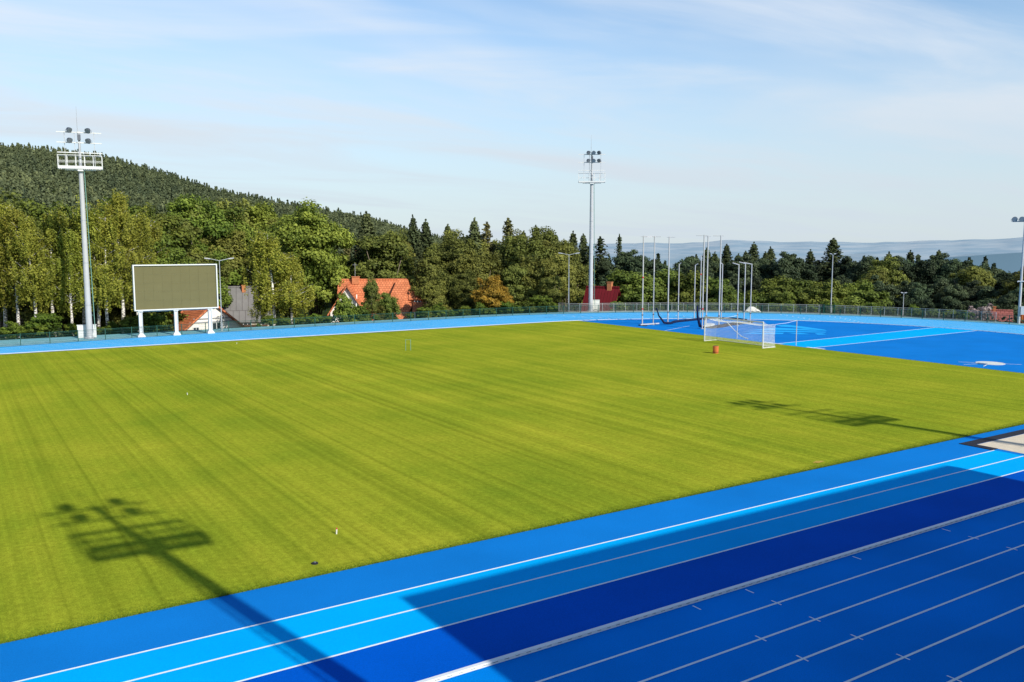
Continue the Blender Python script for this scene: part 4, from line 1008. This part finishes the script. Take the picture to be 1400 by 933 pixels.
def birch(name, H, Rw, m):
    C = []; Nn = []; T = []; tb = MB()
    lean = rng.uniform(-0.5, 0.5, 2)
    path = [(lean[0]*t*t + 0.15*math.sin(5*t), lean[1]*t*t, H*t - 0.3*(t == 0)) for t in (0, 0.2, 0.4, 0.6, 0.8, 0.96)]
    tb.tube(path, [0.21, 0.175, 0.145, 0.10, 0.06, 0.015], 8)
    def tr(z):
        t = z/H; return np.array([lean[0]*t*t + 0.15*math.sin(5*t), lean[1]*t*t, z])
    for k in range(46):
        f = rng.uniform(0.32, 0.97); z = H*f; a = rng.random()*2*PI
        L_ = Rw*(1.08 - 0.75*f)*rng.uniform(0.6, 1.2); s = tr(z); e = s + np.array([math.cos(a)*L_, math.sin(a)*L_, L_*rng.uniform(0.35, 0.9)])
        mid_ = (s+e)/2 + np.array([0, 0, -0.1]); tb.tube([tuple(s), tuple(mid_), tuple(e)], [0.035*(1.3-f), 0.02, 0.008], 4, cap=False)
        nst = 12
        for j in range(nst):
            q = s + (e-s)*rng.uniform(0.25, 1.05) + rng.normal(0, 0.28, 3); ln = rng.uniform(0.7, 2.3)
            n = int(ln*19); tt = rng.random(n)[:, None]
            p = q + tt*np.array([rng.normal(0, .1), rng.normal(0, .1), -ln]) + rng.normal(0, 0.11, (n, 3))
            C.append(p); Nn.append(np.array([math.cos(a), math.sin(a), 0.35]) + 0.9*rng.normal(size=(n, 3))); T.append(rng.uniform(0.1, 0.75) + rng.normal(0, 0.15, n))
    me = quad_mesh(name + '_crown', np.concatenate(C), 0.155, np.concatenate(Nn), np.concatenate(T), m, 1.2)
    finish(name, tb, me, M['birchbark'], H)
def spruce(name, H, Rw, m, dens=1.0, droop=0.25, base=0.08, ragged=0.2, trunkmat=None):
    C = []; Nn = []; T = []; tb = MB()
    tb.tube([(0, 0, -0.3), (0, 0, H*0.5), (0, 0, H*0.99)], [H*0.016, H*0.010, 0.02], 8)
    z = H*base
    while z < H*0.985:
        f = (z/H - base)/(1-base); L0 = Rw*(1-f)**0.75*(1.0 if f > 0.06 else 0.75) + 0.22
        nb = int((10 if f < 0.7 else 7)*dens)+1; ph = rng.random()*6.28
        for k in range(nb):
            a = ph + 2*PI*k/nb + rng.normal(0, 0.18); L_ = L0*rng.uniform(1-ragged*1.6, 1+ragged*0.6); c, s = math.cos(a), math.sin(a)
            n = max(9, int(L_*17*dens)); t = rng.random(n)**0.75
            w = 0.30*L_*(1-t)*0.8 + 0.09
            side = rng.uniform(-1, 1, n)*w
            zz = z - droop*L_*t + 0.35*droop*L_*t*t*1.5 - np.abs(side)*0.35 - rng.random(n)*0.14
            p = np.stack([c*L_*t - s*side, s*L_*t + c*side, zz], 1)
            C.append(p); Nn.append(np.stack([c*0.55*np.ones(n), s*0.55*np.ones(n), np.ones(n)*0.8], 1) + 0.45*rng.normal(size=(n, 3)))
            T.append(0.15 + 0.6*t*rng.uniform(0.5, 1.1) + rng.normal(0, 0.1, n))
            if k % 2 == 0: tb.tube([(0, 0, z), (c*L_*0.9, s*L_*0.9, z-droop*L_*0.6)], [0.03, 0.008], 3, cap=False)
        z += (0.32 + 0.14*rng.random())*(1.25-0.75*f)*(H/16)
    n = 30; C.append(np.stack([rng.normal(0, 0.05, n), rng.normal(0, 0.05, n), H*rng.uniform(0.93, 1.0, n)], 1)); Nn.append(unit(n)); T.append(np.full(n, 0.3))
    me = quad_mesh(name + '_crown', np.concatenate(C), 0.37, np.concatenate(Nn), np.concatenate(T), m, 0.75)
    finish(name, tb, me, trunkmat or M['bark'], H)
for _ in range(3): birch('birch_tree', 16, 3.4, M['lf_birch'])
for _ in range(3): broadleaf('lime_tree', 16, 5.2, 0.10, 130, 290, 0.25, M['lf_lime'], M['bark'], 0.3, lobes=8)
for _ in range(3): broadleaf('broadleaf_tree', 15, 4.4, 0.16, 100, 230, 0.25, M['lf_mid'], M['palebark'], 0.22, lobes=7, inner=0.5)
for _ in range(2): broadleaf('light_green_tree', 9, 3.9, 0.10, 95, 150, 0.27, M['lf_light'], M['bark'], 0.18, lobes=7)
for _ in range(3): spruce('spruce_tree', 18, 3.9, M['lf_spruce'])
for _ in range(2): spruce('ragged_spruce_tree', 18, 2.8, M['lf_spruce'], dens=0.6, droop=0.4, base=0.25, ragged=0.5)
spruce('larch_tree', 17, 3.0, M['lf_larch'], dens=0.65, droop=0.1, base=0.15, ragged=0.35, trunkmat=M['palebark'])
for _ in range(3): broadleaf('pine_tree', 15, 3.9, 0.22, 80, 230, 0.25, M['lf_pine'], M['bark'], 0.24, lobes=8, inner=0.8)
broadleaf('autumn_tree', 9, 3.8, 0.12, 80, 110, 0.28, M['lf_orange'], M['palebark'], 0.16, lobes=7)
for _ in range(3): broadleaf('shrub', 2.6, 1.7, 0.02, 40, 110, 0.15, M['lf_shrub'], M['bark'], 0.05, lobes=4)
broadleaf('pampas_shrub', 2.2, 1.2, 0.02, 26, 50, 0.16, M['lf_pink'], M['bark'], 0.03, lobes=4)
CNT = {}
def edge_dist(px):
    d = 90.0
    while True:
        x, y = at(px, d); dx = max(abs(x-17.4)-42.2, 0); dy = max(y-CY, 0)
        if math.hypot(dx, dy) - 49.4 > 0: return d
        d += 0.2
def plant(kind, px, top, dist, label, group, wide=1.0, var=None, base_z=None, cat='tree', lean=0.0):
    dist = max(dist, edge_dist(px) + (2.6 if kind == 'shrub' else 4.0))
    x, y = at(px, dist); gz = terrain(x, y) if base_z is None else base_z
    zt = elev_z(px, top, dist)
    vs = PROTO[kind]; k = CNT.get(kind, 0); CNT[kind] = k+1
    tm, lm, H = vs[(k if var is None else var) % len(vs)]
    s = max(0.15, (zt - gz)/(H*0.985))
    t = empty(kind, (x, y, gz - 0.05), rng.random()*6.28, label, cat, group)
    w = s*wide; t.scale = (w, w, s)
    if lean: t.rotation_euler = (0, lean, t.rotation_euler.z)
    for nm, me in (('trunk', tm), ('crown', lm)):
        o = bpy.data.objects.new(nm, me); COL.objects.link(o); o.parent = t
    return t

G_BIRCH = 'birches behind the mesh fence on the left'; L_BIRCH = 'slender yellow green birch with white trunk behind the mesh fence left of the scoreboard'
for px, top, d in ((4, 268, 113), (22, 282, 109), (46, 300, 107), (72, 282, 108), (96, 312, 107), (112, 290, 111), (132, 276, 108), (146, 292, 106), (166, 268, 108), (188, 288, 112), (208, 300, 118), (-18, 275, 110)):
    plant('birch_tree', px, top, d, L_BIRCH, G_BIRCH, wide=1.05, base_z=-1.0)
plant('birch_tree', 372, 316, 112, 'drooping birch with pale trunk standing right of the double arm lamp by the scoreboard', None, wide=1.5, base_z=-2)
plant('birch_tree', 398, 345, 113, 'shorter drooping birch leaning against the big round lime tree', None, wide=1.5, base_z=-2)
plant('birch_tree', 356, 372, 112, 'low birch thicket hiding the edge of the grey roof', None, wide=1.0, base_z=-2)
plant('lime_tree', 432, 279, 140, 'huge round green lime tree left of the orange roofed house', None, wide=0.98)
plant('lime_tree', 400, 296, 152, 'green lime tree half hidden by the huge round one', None, wide=1.0)
G_L = 'green broad trees below the wooded hill'; LL = 'bright green broadleaf tree in the wood below the hill'
for px, top, d in ((-6, 262, 122), (20, 280, 128), (52, 290, 124), (88, 283, 130), (118, 300, 122), (150, 285, 134), (178, 274, 126), (205, 284, 128), (228, 275, 136), (252, 280, 152), (275, 272, 150), (298, 276, 156), (322, 286, 154), (345, 278, 160), (368, 282, 158), (390, 288, 160), (30, 300, 118), (238, 312, 140), (215, 330, 118), (268, 322, 142), (300, 318, 150), (330, 330, 153), (250, 345, 140), (180, 345, 117), (285, 352, 143)):
    plant('lime_tree' if (px % 3) else 'broadleaf_tree', px, top, d, LL, G_L, wide=1.05)
# middle section
G_S = 'dark spruces in the wood behind the far straight'; LS = 'dark pointed spruce among the trees behind the far straight'
plant('spruce_tree', 503, 292, 152, 'dark spruce rising right of the huge lime tree', None, wide=1.1)
plant('broadleaf_tree', 525, 304, 142, 'broad green tree standing behind the orange roofed house', None, wide=1.1)
plant('lime_tree', 517, 345, 143, 'round light tree just above the orange roofs', None, wide=0.9)
plant('broadleaf_tree', 490, 349, 147, 'green tree hiding the foot of the orange brick chimney', None, wide=0.8)
plant('larch_tree', 476, 330, 150, 'thin dull tree between the lime tree and the brick chimney', None)
for px, top, d in ((566, 296, 150), (583, 302, 152), (613, 309, 156), (649, 300, 150), (634, 322, 150), (716, 318, 156), (733, 310, 158), (783, 318, 158), (797, 322, 160), (498, 318, 148), (759, 320, 160)):
    plant('spruce_tree', px, top, d, LS, G_S, wide=0.9 if px != 566 else 0.75)
plant('larch_tree', 666, 306, 152, 'brownish larch just right of a tall spruce', None, wide=1.0)
plant('larch_tree', 695, 301, 150, 'pale feathery larch whose top stands above the wood', None, wide=1.15)
plant('ragged_spruce_tree', 574, 330, 138, 'half bare spruce with visible trunk right of the orange house', None)
plant('ragged_spruce_tree', 846, 322, 168, 'thin bare topped spruce against the haze', None, wide=0.8)
plant('ragged_spruce_tree', 820, 325, 160, 'ragged tree right of the slim mast against the sky', None, wide=1.5)
plant('ragged_spruce_tree', 806, 335, 158, 'ragged dark tree right behind the slim mast', None, wide=1.2)
G_M = 'dull green broadleaf trees behind the far straight'; LM = 'dull green loose tree behind the far straight'
for px, top, d in ((620, 324, 138), (600, 322, 150), (545, 316, 158), (634, 318, 152), (680, 318, 156), (712, 316, 150), (735, 314, 150), (764, 318, 150), (598, 345, 134), (640, 345, 134), (660, 335, 138), (700, 335, 142), (722, 326, 140), (745, 318, 144), (762, 330, 142), (735, 352, 134), (708, 352, 134), (640, 370, 128), (770, 350, 138), (790, 350, 150), (612, 372, 130), (590, 385, 127), (752, 372, 130), (556, 350, 142), (540, 330, 146), (575, 365, 136), (480, 350, 150)):
    plant('broadleaf_tree', px, top, d, LM, G_M, wide=1.0)
plant('autumn_tree', 668, 374, 122, 'orange yellow autumn tree behind the fence at the middle', None, wide=1.05)
plant('autumn_tree', 688, 388, 120, 'smaller orange autumn bush right beside the larger one', None, wide=0.9)
# orange-tinged saplings before the house
plant('broadleaf_tree', 506, 382, 112, 'tall sapling growing before the left half of the orange roof', None, wide=0.75, base_z=-2)
plant('light_green_tree', 532, 398, 114, 'dark green bush before the middle of the orange roof', None, cat='bush', wide=0.75, base_z=-2)
plant('broadleaf_tree', 520, 412, 112, 'low bush below the middle of the orange roof', None, cat='bush', wide=0.9, base_z=-2)
plant('shrub', 469, 404, 112, 'bright green bush before the left end of the orange house', None, cat='bush', wide=0.8, base_z=-1.5)
plant('shrub', 494, 416, 109, 'green bush below the skylight of the orange roof', None, cat='bush', wide=0.8, base_z=-1.5)
G_SH = 'shrubs just behind the mesh fence'; LSH = 'low leafy shrub just behind the mesh fence of the far straight'
for px, top, d in ((580, 420, 108), (600, 415, 110), (618, 424, 109), (636, 418, 112), (655, 414, 114), (672, 420, 113), (690, 412, 116), (708, 418, 115), (722, 410, 118), (740, 404, 121), (756, 414, 120), (642, 432, 110), (560, 428, 108), (352, 442, 106), (368, 430, 108), (388, 434, 107), (410, 430, 108), (430, 428, 109), (448, 432, 108), (512, 430, 108), (40, 438, 103), (95, 442, 103), (150, 440, 103), (175, 432, 105), (205, 428, 106), (12, 440, 104), (130, 446, 102), (62, 428, 104)):
    plant('shrub', px, top, d, LSH, G_SH, cat='bush', wide=1.25)
plant('ragged_spruce_tree', 778, 372, 128, 'old dead trunk with few branches left of the slim mast', None, wide=0.25)
# right side: light green front trees
G_R = 'light green trees behind the silver railing'; LR = 'round light green tree just behind the silver railing'
plant('light_green_tree', 868, 372, 136, 'big light green tree right of the red roofed cottage', None, wide=1.35)
for px, top, d in ((845, 385, 138), (893, 378, 140), (925, 366, 142), (942, 374, 138), (978, 378, 140), (990, 390, 136), (905, 390, 137), (1056, 382, 140), (1092, 380, 142), (1118, 386, 139), (1136, 392, 140), (1166, 388, 142), (1185, 396, 141), (1072, 400, 136), (1036, 398, 138)):
    plant('light_green_tree', px, top, d, LR, G_R, wide=1.15)
G_P = 'dark pines on the slope beyond the bend'; LP = 'dark rounded pine on the slope beyond the bend'
for px, top, d in ((858, 343, 164), (874, 348, 160), (892, 350, 164), (905, 362, 158), (938, 350, 165), (945, 346, 170), (952, 358, 160), (970, 350, 168), (1000, 352, 170), (1015, 350, 165), (1035, 352, 168), (1060, 352, 170), (1078, 346, 165), (1095, 352, 168), (1120, 352, 172), (1160, 352, 170), (1180, 349, 165), (1200, 352, 172), (1222, 352, 168), (1235, 350, 172), (1262, 352, 170), (1280, 348, 174), (1296, 353, 170), (1318, 352, 172), (1336, 362, 166), (1355, 366, 170), (1372, 368, 162), (1396, 366, 166), (1414, 362, 160),
                   (862, 378, 150), (1005, 380, 150), (1030, 378, 150), (1150, 372, 152), (1200, 378, 150), (1215, 388, 148), (1240, 380, 150), (1260, 388, 147), (1285, 380, 150), (1305, 385, 147), (1330, 385, 149), (1350, 390, 146), (1270, 405, 142), (1235, 405, 142), (1300, 404, 140), (1325, 408, 140), (1350, 410, 139), (1375, 400, 140), (1395, 388, 142), (1210, 412, 140), (830, 352, 158), (812, 352, 162), (835, 372, 150), (1415, 400, 136)):
    plant('pine_tree', px, top, d, LP, G_P, wide=1.0)
G_RS = 'spruces standing out above the right hand wood'; LRS = 'dark spruce top standing out above the wood beyond the bend'
plant('spruce_tree', 1137, 328, 172, 'tallest dark spruce standing out against the hazy hills', None, wide=1.45)
for px, top, d in ((965, 340, 172), (976, 346, 168), (992, 336, 175), (1008, 348, 170), (1029, 333, 176), (1045, 346, 172), (1052, 339, 178), (1106, 343, 176), (1018, 345, 178), (1213, 346, 176), (1242, 344, 178), (1281, 344, 180)):
    plant('spruce_tree', px, top, d, LRS, G_RS, wide=1.1)
G_RB = 'mixed trees at the right border'; 
plant('broadleaf_tree', 1205, 352, 160, 'rounded mid green tree right of the thin plain lamp pole', None, wide=1.1)
plant('broadleaf_tree', 1192, 372, 152, 'lower mid green tree behind the thin plain lamp pole', None, wide=1.1)
plant('broadleaf_tree', 1330, 356, 160, 'brownish green tree left of the right border pole', None, wide=1.2)
plant('broadleaf_tree', 1392, 372, 146, 'yellow green tree right behind the right border pole', None, wide=1.3)
for px, top in ((1334, 418), (1349, 414)):
    plant('pampas_shrub', px, top, 131, 'pale pinkish bush behind the fence near the salmon roof', 'pale bushes near the salmon roof', cat='bush', base_z=-2.2, wide=0.8)
G_SR = 'shrubs behind the silver railing'; LSR = 'low green shrub behind the silver railing on the bend'
for px, top, d in ((880, 415, 130), (902, 418, 131), (925, 414, 132), (950, 416, 131), (972, 412, 132), (1055, 414, 132), (1080, 412, 131), (1108, 416, 131), (1135, 412, 132), (1160, 416, 131), (1190, 414, 132), (1218, 420, 130), (1250, 418, 131), (1278, 422, 130), (1300, 424, 129), (1360, 438, 128), (1320, 424, 128), (844, 412, 129)):
    plant('shrub', px, top, d, LSR, G_SR, cat='bush', wide=1.1)

# ------------------------------------------------------------------ the wooded hill: a far-off wood
def far_wood(name, label, n_try, rmin, rmax, azmin, azmax, m, hmin, hmax, leaf, per, minel=-9):
    C = []; Nn = []; T = []
    cnt = 0
    for _ in range(n_try):
        r = math.sqrt(rng.uniform(rmin*rmin, rmax*rmax)); a = rad(rng.uniform(azmin, azmax)); x, y = r*math.sin(a), r*math.cos(a)
        z = terrain(x, y); H = rng.uniform(hmin, hmax); con = rng.random() < (0.42 + 0.4*math.sin(x*0.017+y*0.011+1.5*math.sin(y*0.006)))
        n = per
        if con:
            f = rng.random(n)**0.7; th = rng.random(n)*2*PI; R_ = (1-f)**0.8*H*0.19*rng.uniform(0.75, 1.1, n)
            p = np.stack([R_*np.cos(th), R_*np.sin(th), f*H*0.97 + 0.03*H], 1); base_t = rng.uniform(0.0, 0.3)
        else:
            u = unit(n); u[:, 2] = np.abs(u[:, 2])*1.0 - 0.25; p = u*np.array([H*0.27, H*0.27, H*0.38])*rng.uniform(0.8, 1.1, n)[:, None] + np.array([0, 0, H*0.5]); th = np.arctan2(p[:, 1], p[:, 0]); base_t = rng.uniform(0.2, 0.65)
        base_t += 0.16*math.sin(x*0.012+2)*math.cos(y*0.009) + 0.10*math.sin(x*0.031+y*0.027)
        C.append(p + np.array([x, y, z])); Nn.append(np.stack([np.cos(th), np.sin(th), np.full(n, 0.7)], 1) + 0.5*rng.normal(size=(n, 3)))
        T.append(np.full(n, base_t) + rng.normal(0, 0.08, n) + 0.15*(p[:, 2]/H)); cnt += 1
    me = quad_mesh(name, np.concatenate(C), leaf, np.concatenate(Nn), np.concatenate(T), m)
    o = bpy.data.objects.new(name, me); COL.objects.link(o); tag(o, label, 'forest', kind='stuff')
M['lf_hill'] = leaf_mat('hill_forest_leaves', (0.068, 0.096, 0.050), (0.195, 0.225, 0.092), 0.2, randv=0.0)  # greens greyed and blued: distance haze mixed into the leaf colour
far_wood('hill_forest', 'dense mixed forest covering the hill on the left', 13000, 250, 860, -4, 36, M['lf_hill'], 7, 13, 1.0, 75)
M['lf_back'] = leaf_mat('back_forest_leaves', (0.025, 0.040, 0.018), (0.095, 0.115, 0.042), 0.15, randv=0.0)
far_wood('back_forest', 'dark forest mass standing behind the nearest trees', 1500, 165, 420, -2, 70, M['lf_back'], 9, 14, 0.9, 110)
def undergrowth():
    """dim brush under the trees behind the fence, countless"""
    n = 60000; C = np.zeros((n, 3)); k = 0
    b = rng.uniform(rad(-1), rad(68), n*2); d = rng.uniform(103, 165, n*2)
    X = d*np.sin(b); Y = d*np.cos(b)
    dx = np.maximum(np.abs(X-17.4)-42.2, 0); dy = np.maximum(Y-CY, 0); sd = np.hypot(dx, dy)-49.4
    bd = np.degrees(b)
    clear = ((bd > 11.5) & (bd < 18.2)) | ((bd > 22.2) & (bd < 28.2)) | ((bd > 37.0) & (bd < 39.6))
    ok = (sd > 2.5) & (sd < 60) & ~(clear & (sd < 45)); X, Y, sd = X[ok], Y[ok], sd[ok]
    Z = np.array([terrain(a_, b_) for a_, b_ in zip(X, Y)]) + np.abs(rng.normal(0, 0.55, len(X)))*np.clip(sd/4, 0.3, 1.6)
    C = np.stack([X, Y, Z], 1); n = len(C)
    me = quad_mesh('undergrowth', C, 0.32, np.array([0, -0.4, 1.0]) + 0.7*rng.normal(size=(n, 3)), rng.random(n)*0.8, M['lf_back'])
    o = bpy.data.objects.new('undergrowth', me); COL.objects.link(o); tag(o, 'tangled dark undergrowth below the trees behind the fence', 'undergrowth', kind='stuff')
undergrowth()

# ------------------------------------------------------------------ sky, sun, camera
w = bpy.data.worlds.new('World'); S.world = w; w.use_nodes = True
N = w.node_tree.nodes; L = w.node_tree.links; N.clear()
out = N.new('ShaderNodeOutputWorld'); bg = N.new('ShaderNodeBackground'); L.new(bg.outputs[0], out.inputs[0])
sky = N.new('ShaderNodeTexSky'); sky.sky_type = 'NISHITA'; sky.sun_disc = False; sky.sun_elevation = SUN_EL; sky.sun_rotation = SUN_AZ % (2*PI)
sky.altitude = 600; sky.air_density = 1.0; sky.dust_density = 0.6; sky.ozone_density = 1.6
SKYS = 0.115
bg.inputs[1].default_value = SKYS
tc = N.new('ShaderNodeTexCoord'); sep = N.new('ShaderNodeSeparateXYZ'); L.new(tc.outputs['Generated'], sep.inputs[0])
# thin cirrus: noise on a flat cloud layer
zc = N.new('ShaderNodeMath'); zc.operation = 'MAXIMUM'; zc.inputs[1].default_value = 0.0; L.new(sep.outputs[2], zc.inputs[0])
za = N.new('ShaderNodeMath'); za.operation = 'ADD'; za.inputs[1].default_value = 0.10; L.new(zc.outputs[0], za.inputs[0])
dv = N.new('ShaderNodeVectorMath'); dv.operation = 'DIVIDE'; cbz = N.new('ShaderNodeCombineXYZ')
for i in range(3): L.new(za.outputs[0], cbz.inputs[i])
L.new(tc.outputs['Generated'], dv.inputs[0]); L.new(cbz.outputs[0], dv.inputs[1])
def cloud(rot, sc, scale, detail, dist, lo, hi, loc=(0, 0, 0)):
    mp = N.new('ShaderNodeMapping'); mp.inputs['Rotation'].default_value = (0, 0, rot); mp.inputs['Scale'].default_value = sc; mp.inputs['Location'].default_value = loc; L.new(dv.outputs[0], mp.inputs[0])
    nz = N.new('ShaderNodeTexNoise'); nz.inputs['Scale'].default_value = scale; nz.inputs['Detail'].default_value = detail; nz.inputs['Roughness'].default_value = 0.55; nz.inputs['Distortion'].default_value = dist
    L.new(mp.outputs[0], nz.inputs['Vector']); mr = N.new('ShaderNodeMapRange'); mr.interpolation_type = 'SMOOTHSTEP'; mr.inputs[1].default_value = lo; mr.inputs[2].default_value = hi; L.new(nz.outputs[0], mr.inputs[0]); return mr.outputs[0]
c1 = cloud(rad(62), (0.5, 1.3, 0), 0.9, 9, 0.9, 0.42, 0.68, (3.1, 0.4, 0))
c2 = cloud(rad(40), (0.7, 1.6, 0), 0.45, 4, 0.3, 0.42, 0.66, (0.7, 2.2, 0))
mxm = N.new('ShaderNodeMath'); mxm.operation = 'MULTIPLY_ADD'; L.new(c1, mxm.inputs[0]); mxm.inputs[1].default_value = 0.5
m3 = N.new('ShaderNodeMath'); m3.operation = 'MULTIPLY'; L.new(c2, m3.inputs[0]); m3.inputs[1].default_value = 0.50; L.new(m3.outputs[0], mxm.inputs[2])
# haze near the horizon
hz = N.new('ShaderNodeMapRange'); hz.interpolation_type = 'SMOOTHSTEP'; hz.inputs[1].default_value = 0.0; hz.inputs[2].default_value = 0.30; hz.inputs[3].default_value = 0.85; hz.inputs[4].default_value = 0.0; L.new(sep.outputs[2], hz.inputs[0])
grade = N.new('ShaderNodeMixRGB'); grade.blend_type = 'MULTIPLY'; grade.inputs[0].default_value = 1.0; L.new(sky.outputs[0], grade.inputs[1]); grade.inputs[2].default_value = (1.35, 1.5, 1.55, 1)
mixc = N.new('ShaderNodeMixRGB'); lim = N.new('ShaderNodeMapRange'); lim.interpolation_type = 'SMOOTHSTEP'; lim.inputs[1].default_value = 0.42; lim.inputs[2].default_value = 0.62; lim.inputs[3].default_value = 1.0; lim.inputs[4].default_value = 0.1; L.new(sep.outputs[2], lim.inputs[0])
ml = N.new('ShaderNodeMath'); ml.operation = 'MULTIPLY'; L.new(mxm.outputs[0], ml.inputs[0]); L.new(lim.outputs[0], ml.inputs[1]); L.new(ml.outputs[0], mixc.inputs[0]); L.new(grade.outputs[0], mixc.inputs[1]); mixc.inputs[2].default_value = (0.83/SKYS, 0.89/SKYS, 0.97/SKYS, 1)
# the upper sky, away from the haze, is deeper
up = N.new('ShaderNodeMapRange'); up.interpolation_type = 'SMOOTHSTEP'; up.inputs[1].default_value = 0.45; up.inputs[2].default_value = 0.75; up.inputs[3].default_value = 0.0; up.inputs[4].default_value = 1.0; L.new(sep.outputs[2], up.inputs[0])
mu = N.new('ShaderNodeMixRGB'); mu.blend_type = 'MULTIPLY'; L.new(up.outputs[0], mu.inputs[0]); L.new(mixc.outputs[0], mu.inputs[1]); mu.inputs[2].default_value = (0.30, 0.42, 0.60, 1)
mixh = N.new('ShaderNodeMixRGB'); L.new(hz.outputs[0], mixh.inputs[0]); L.new(mu.outputs[0], mixh.inputs[1]); mixh.inputs[2].default_value = (0.61/SKYS, 0.70/SKYS, 0.78/SKYS, 1)
L.new(mixh.outputs[0], bg.inputs[0])

sd_ = bpy.data.lights.new('Sun', 'SUN'); sd_.energy = 4.9; sd_.angle = rad(0.53); sd_.color = (1.0, 0.955, 0.87)
so = bpy.data.objects.new('Sun', sd_); COL.objects.link(so)
dirv = Vector((math.sin(SUN_AZ)*math.cos(SUN_EL), math.cos(SUN_AZ)*math.cos(SUN_EL), math.sin(SUN_EL)))
so.rotation_euler = dirv.to_track_quat('Z', 'Y').to_euler(); so.location = (0, -20, 60)

cd = bpy.data.cameras.new('Camera'); co = bpy.data.objects.new('Camera', cd); COL.objects.link(co); S.camera = co
cd.sensor_width = 36; cd.lens = 1193.6/1400*36; cd.clip_end = 60000; cd.clip_start = 0.3
fw = Vector((math.sin(YAW)*math.cos(PITCH), math.cos(YAW)*math.cos(PITCH), -math.sin(PITCH))); r = Vector((math.cos(YAW), -math.sin(YAW), 0)); u = r.cross(fw)
r2 = r*math.cos(ROLL) + u*math.sin(ROLL); u2 = -r*math.sin(ROLL) + u*math.cos(ROLL)
mt = Matrix((r2, u2, -fw)).transposed().to_4x4(); mt.translation = Vector((0, 0, CAM_H)); co.matrix_world = mt
S.view_settings.view_transform = 'Standard'; S.view_settings.look = 'None'; S.view_settings.exposure = 0; S.view_settings.gamma = 1
S.cycles.max_bounces = 6; S.cycles.diffuse_bounces = 3; S.cycles.transmission_bounces = 3; S.cycles.transparent_max_bounces = 4
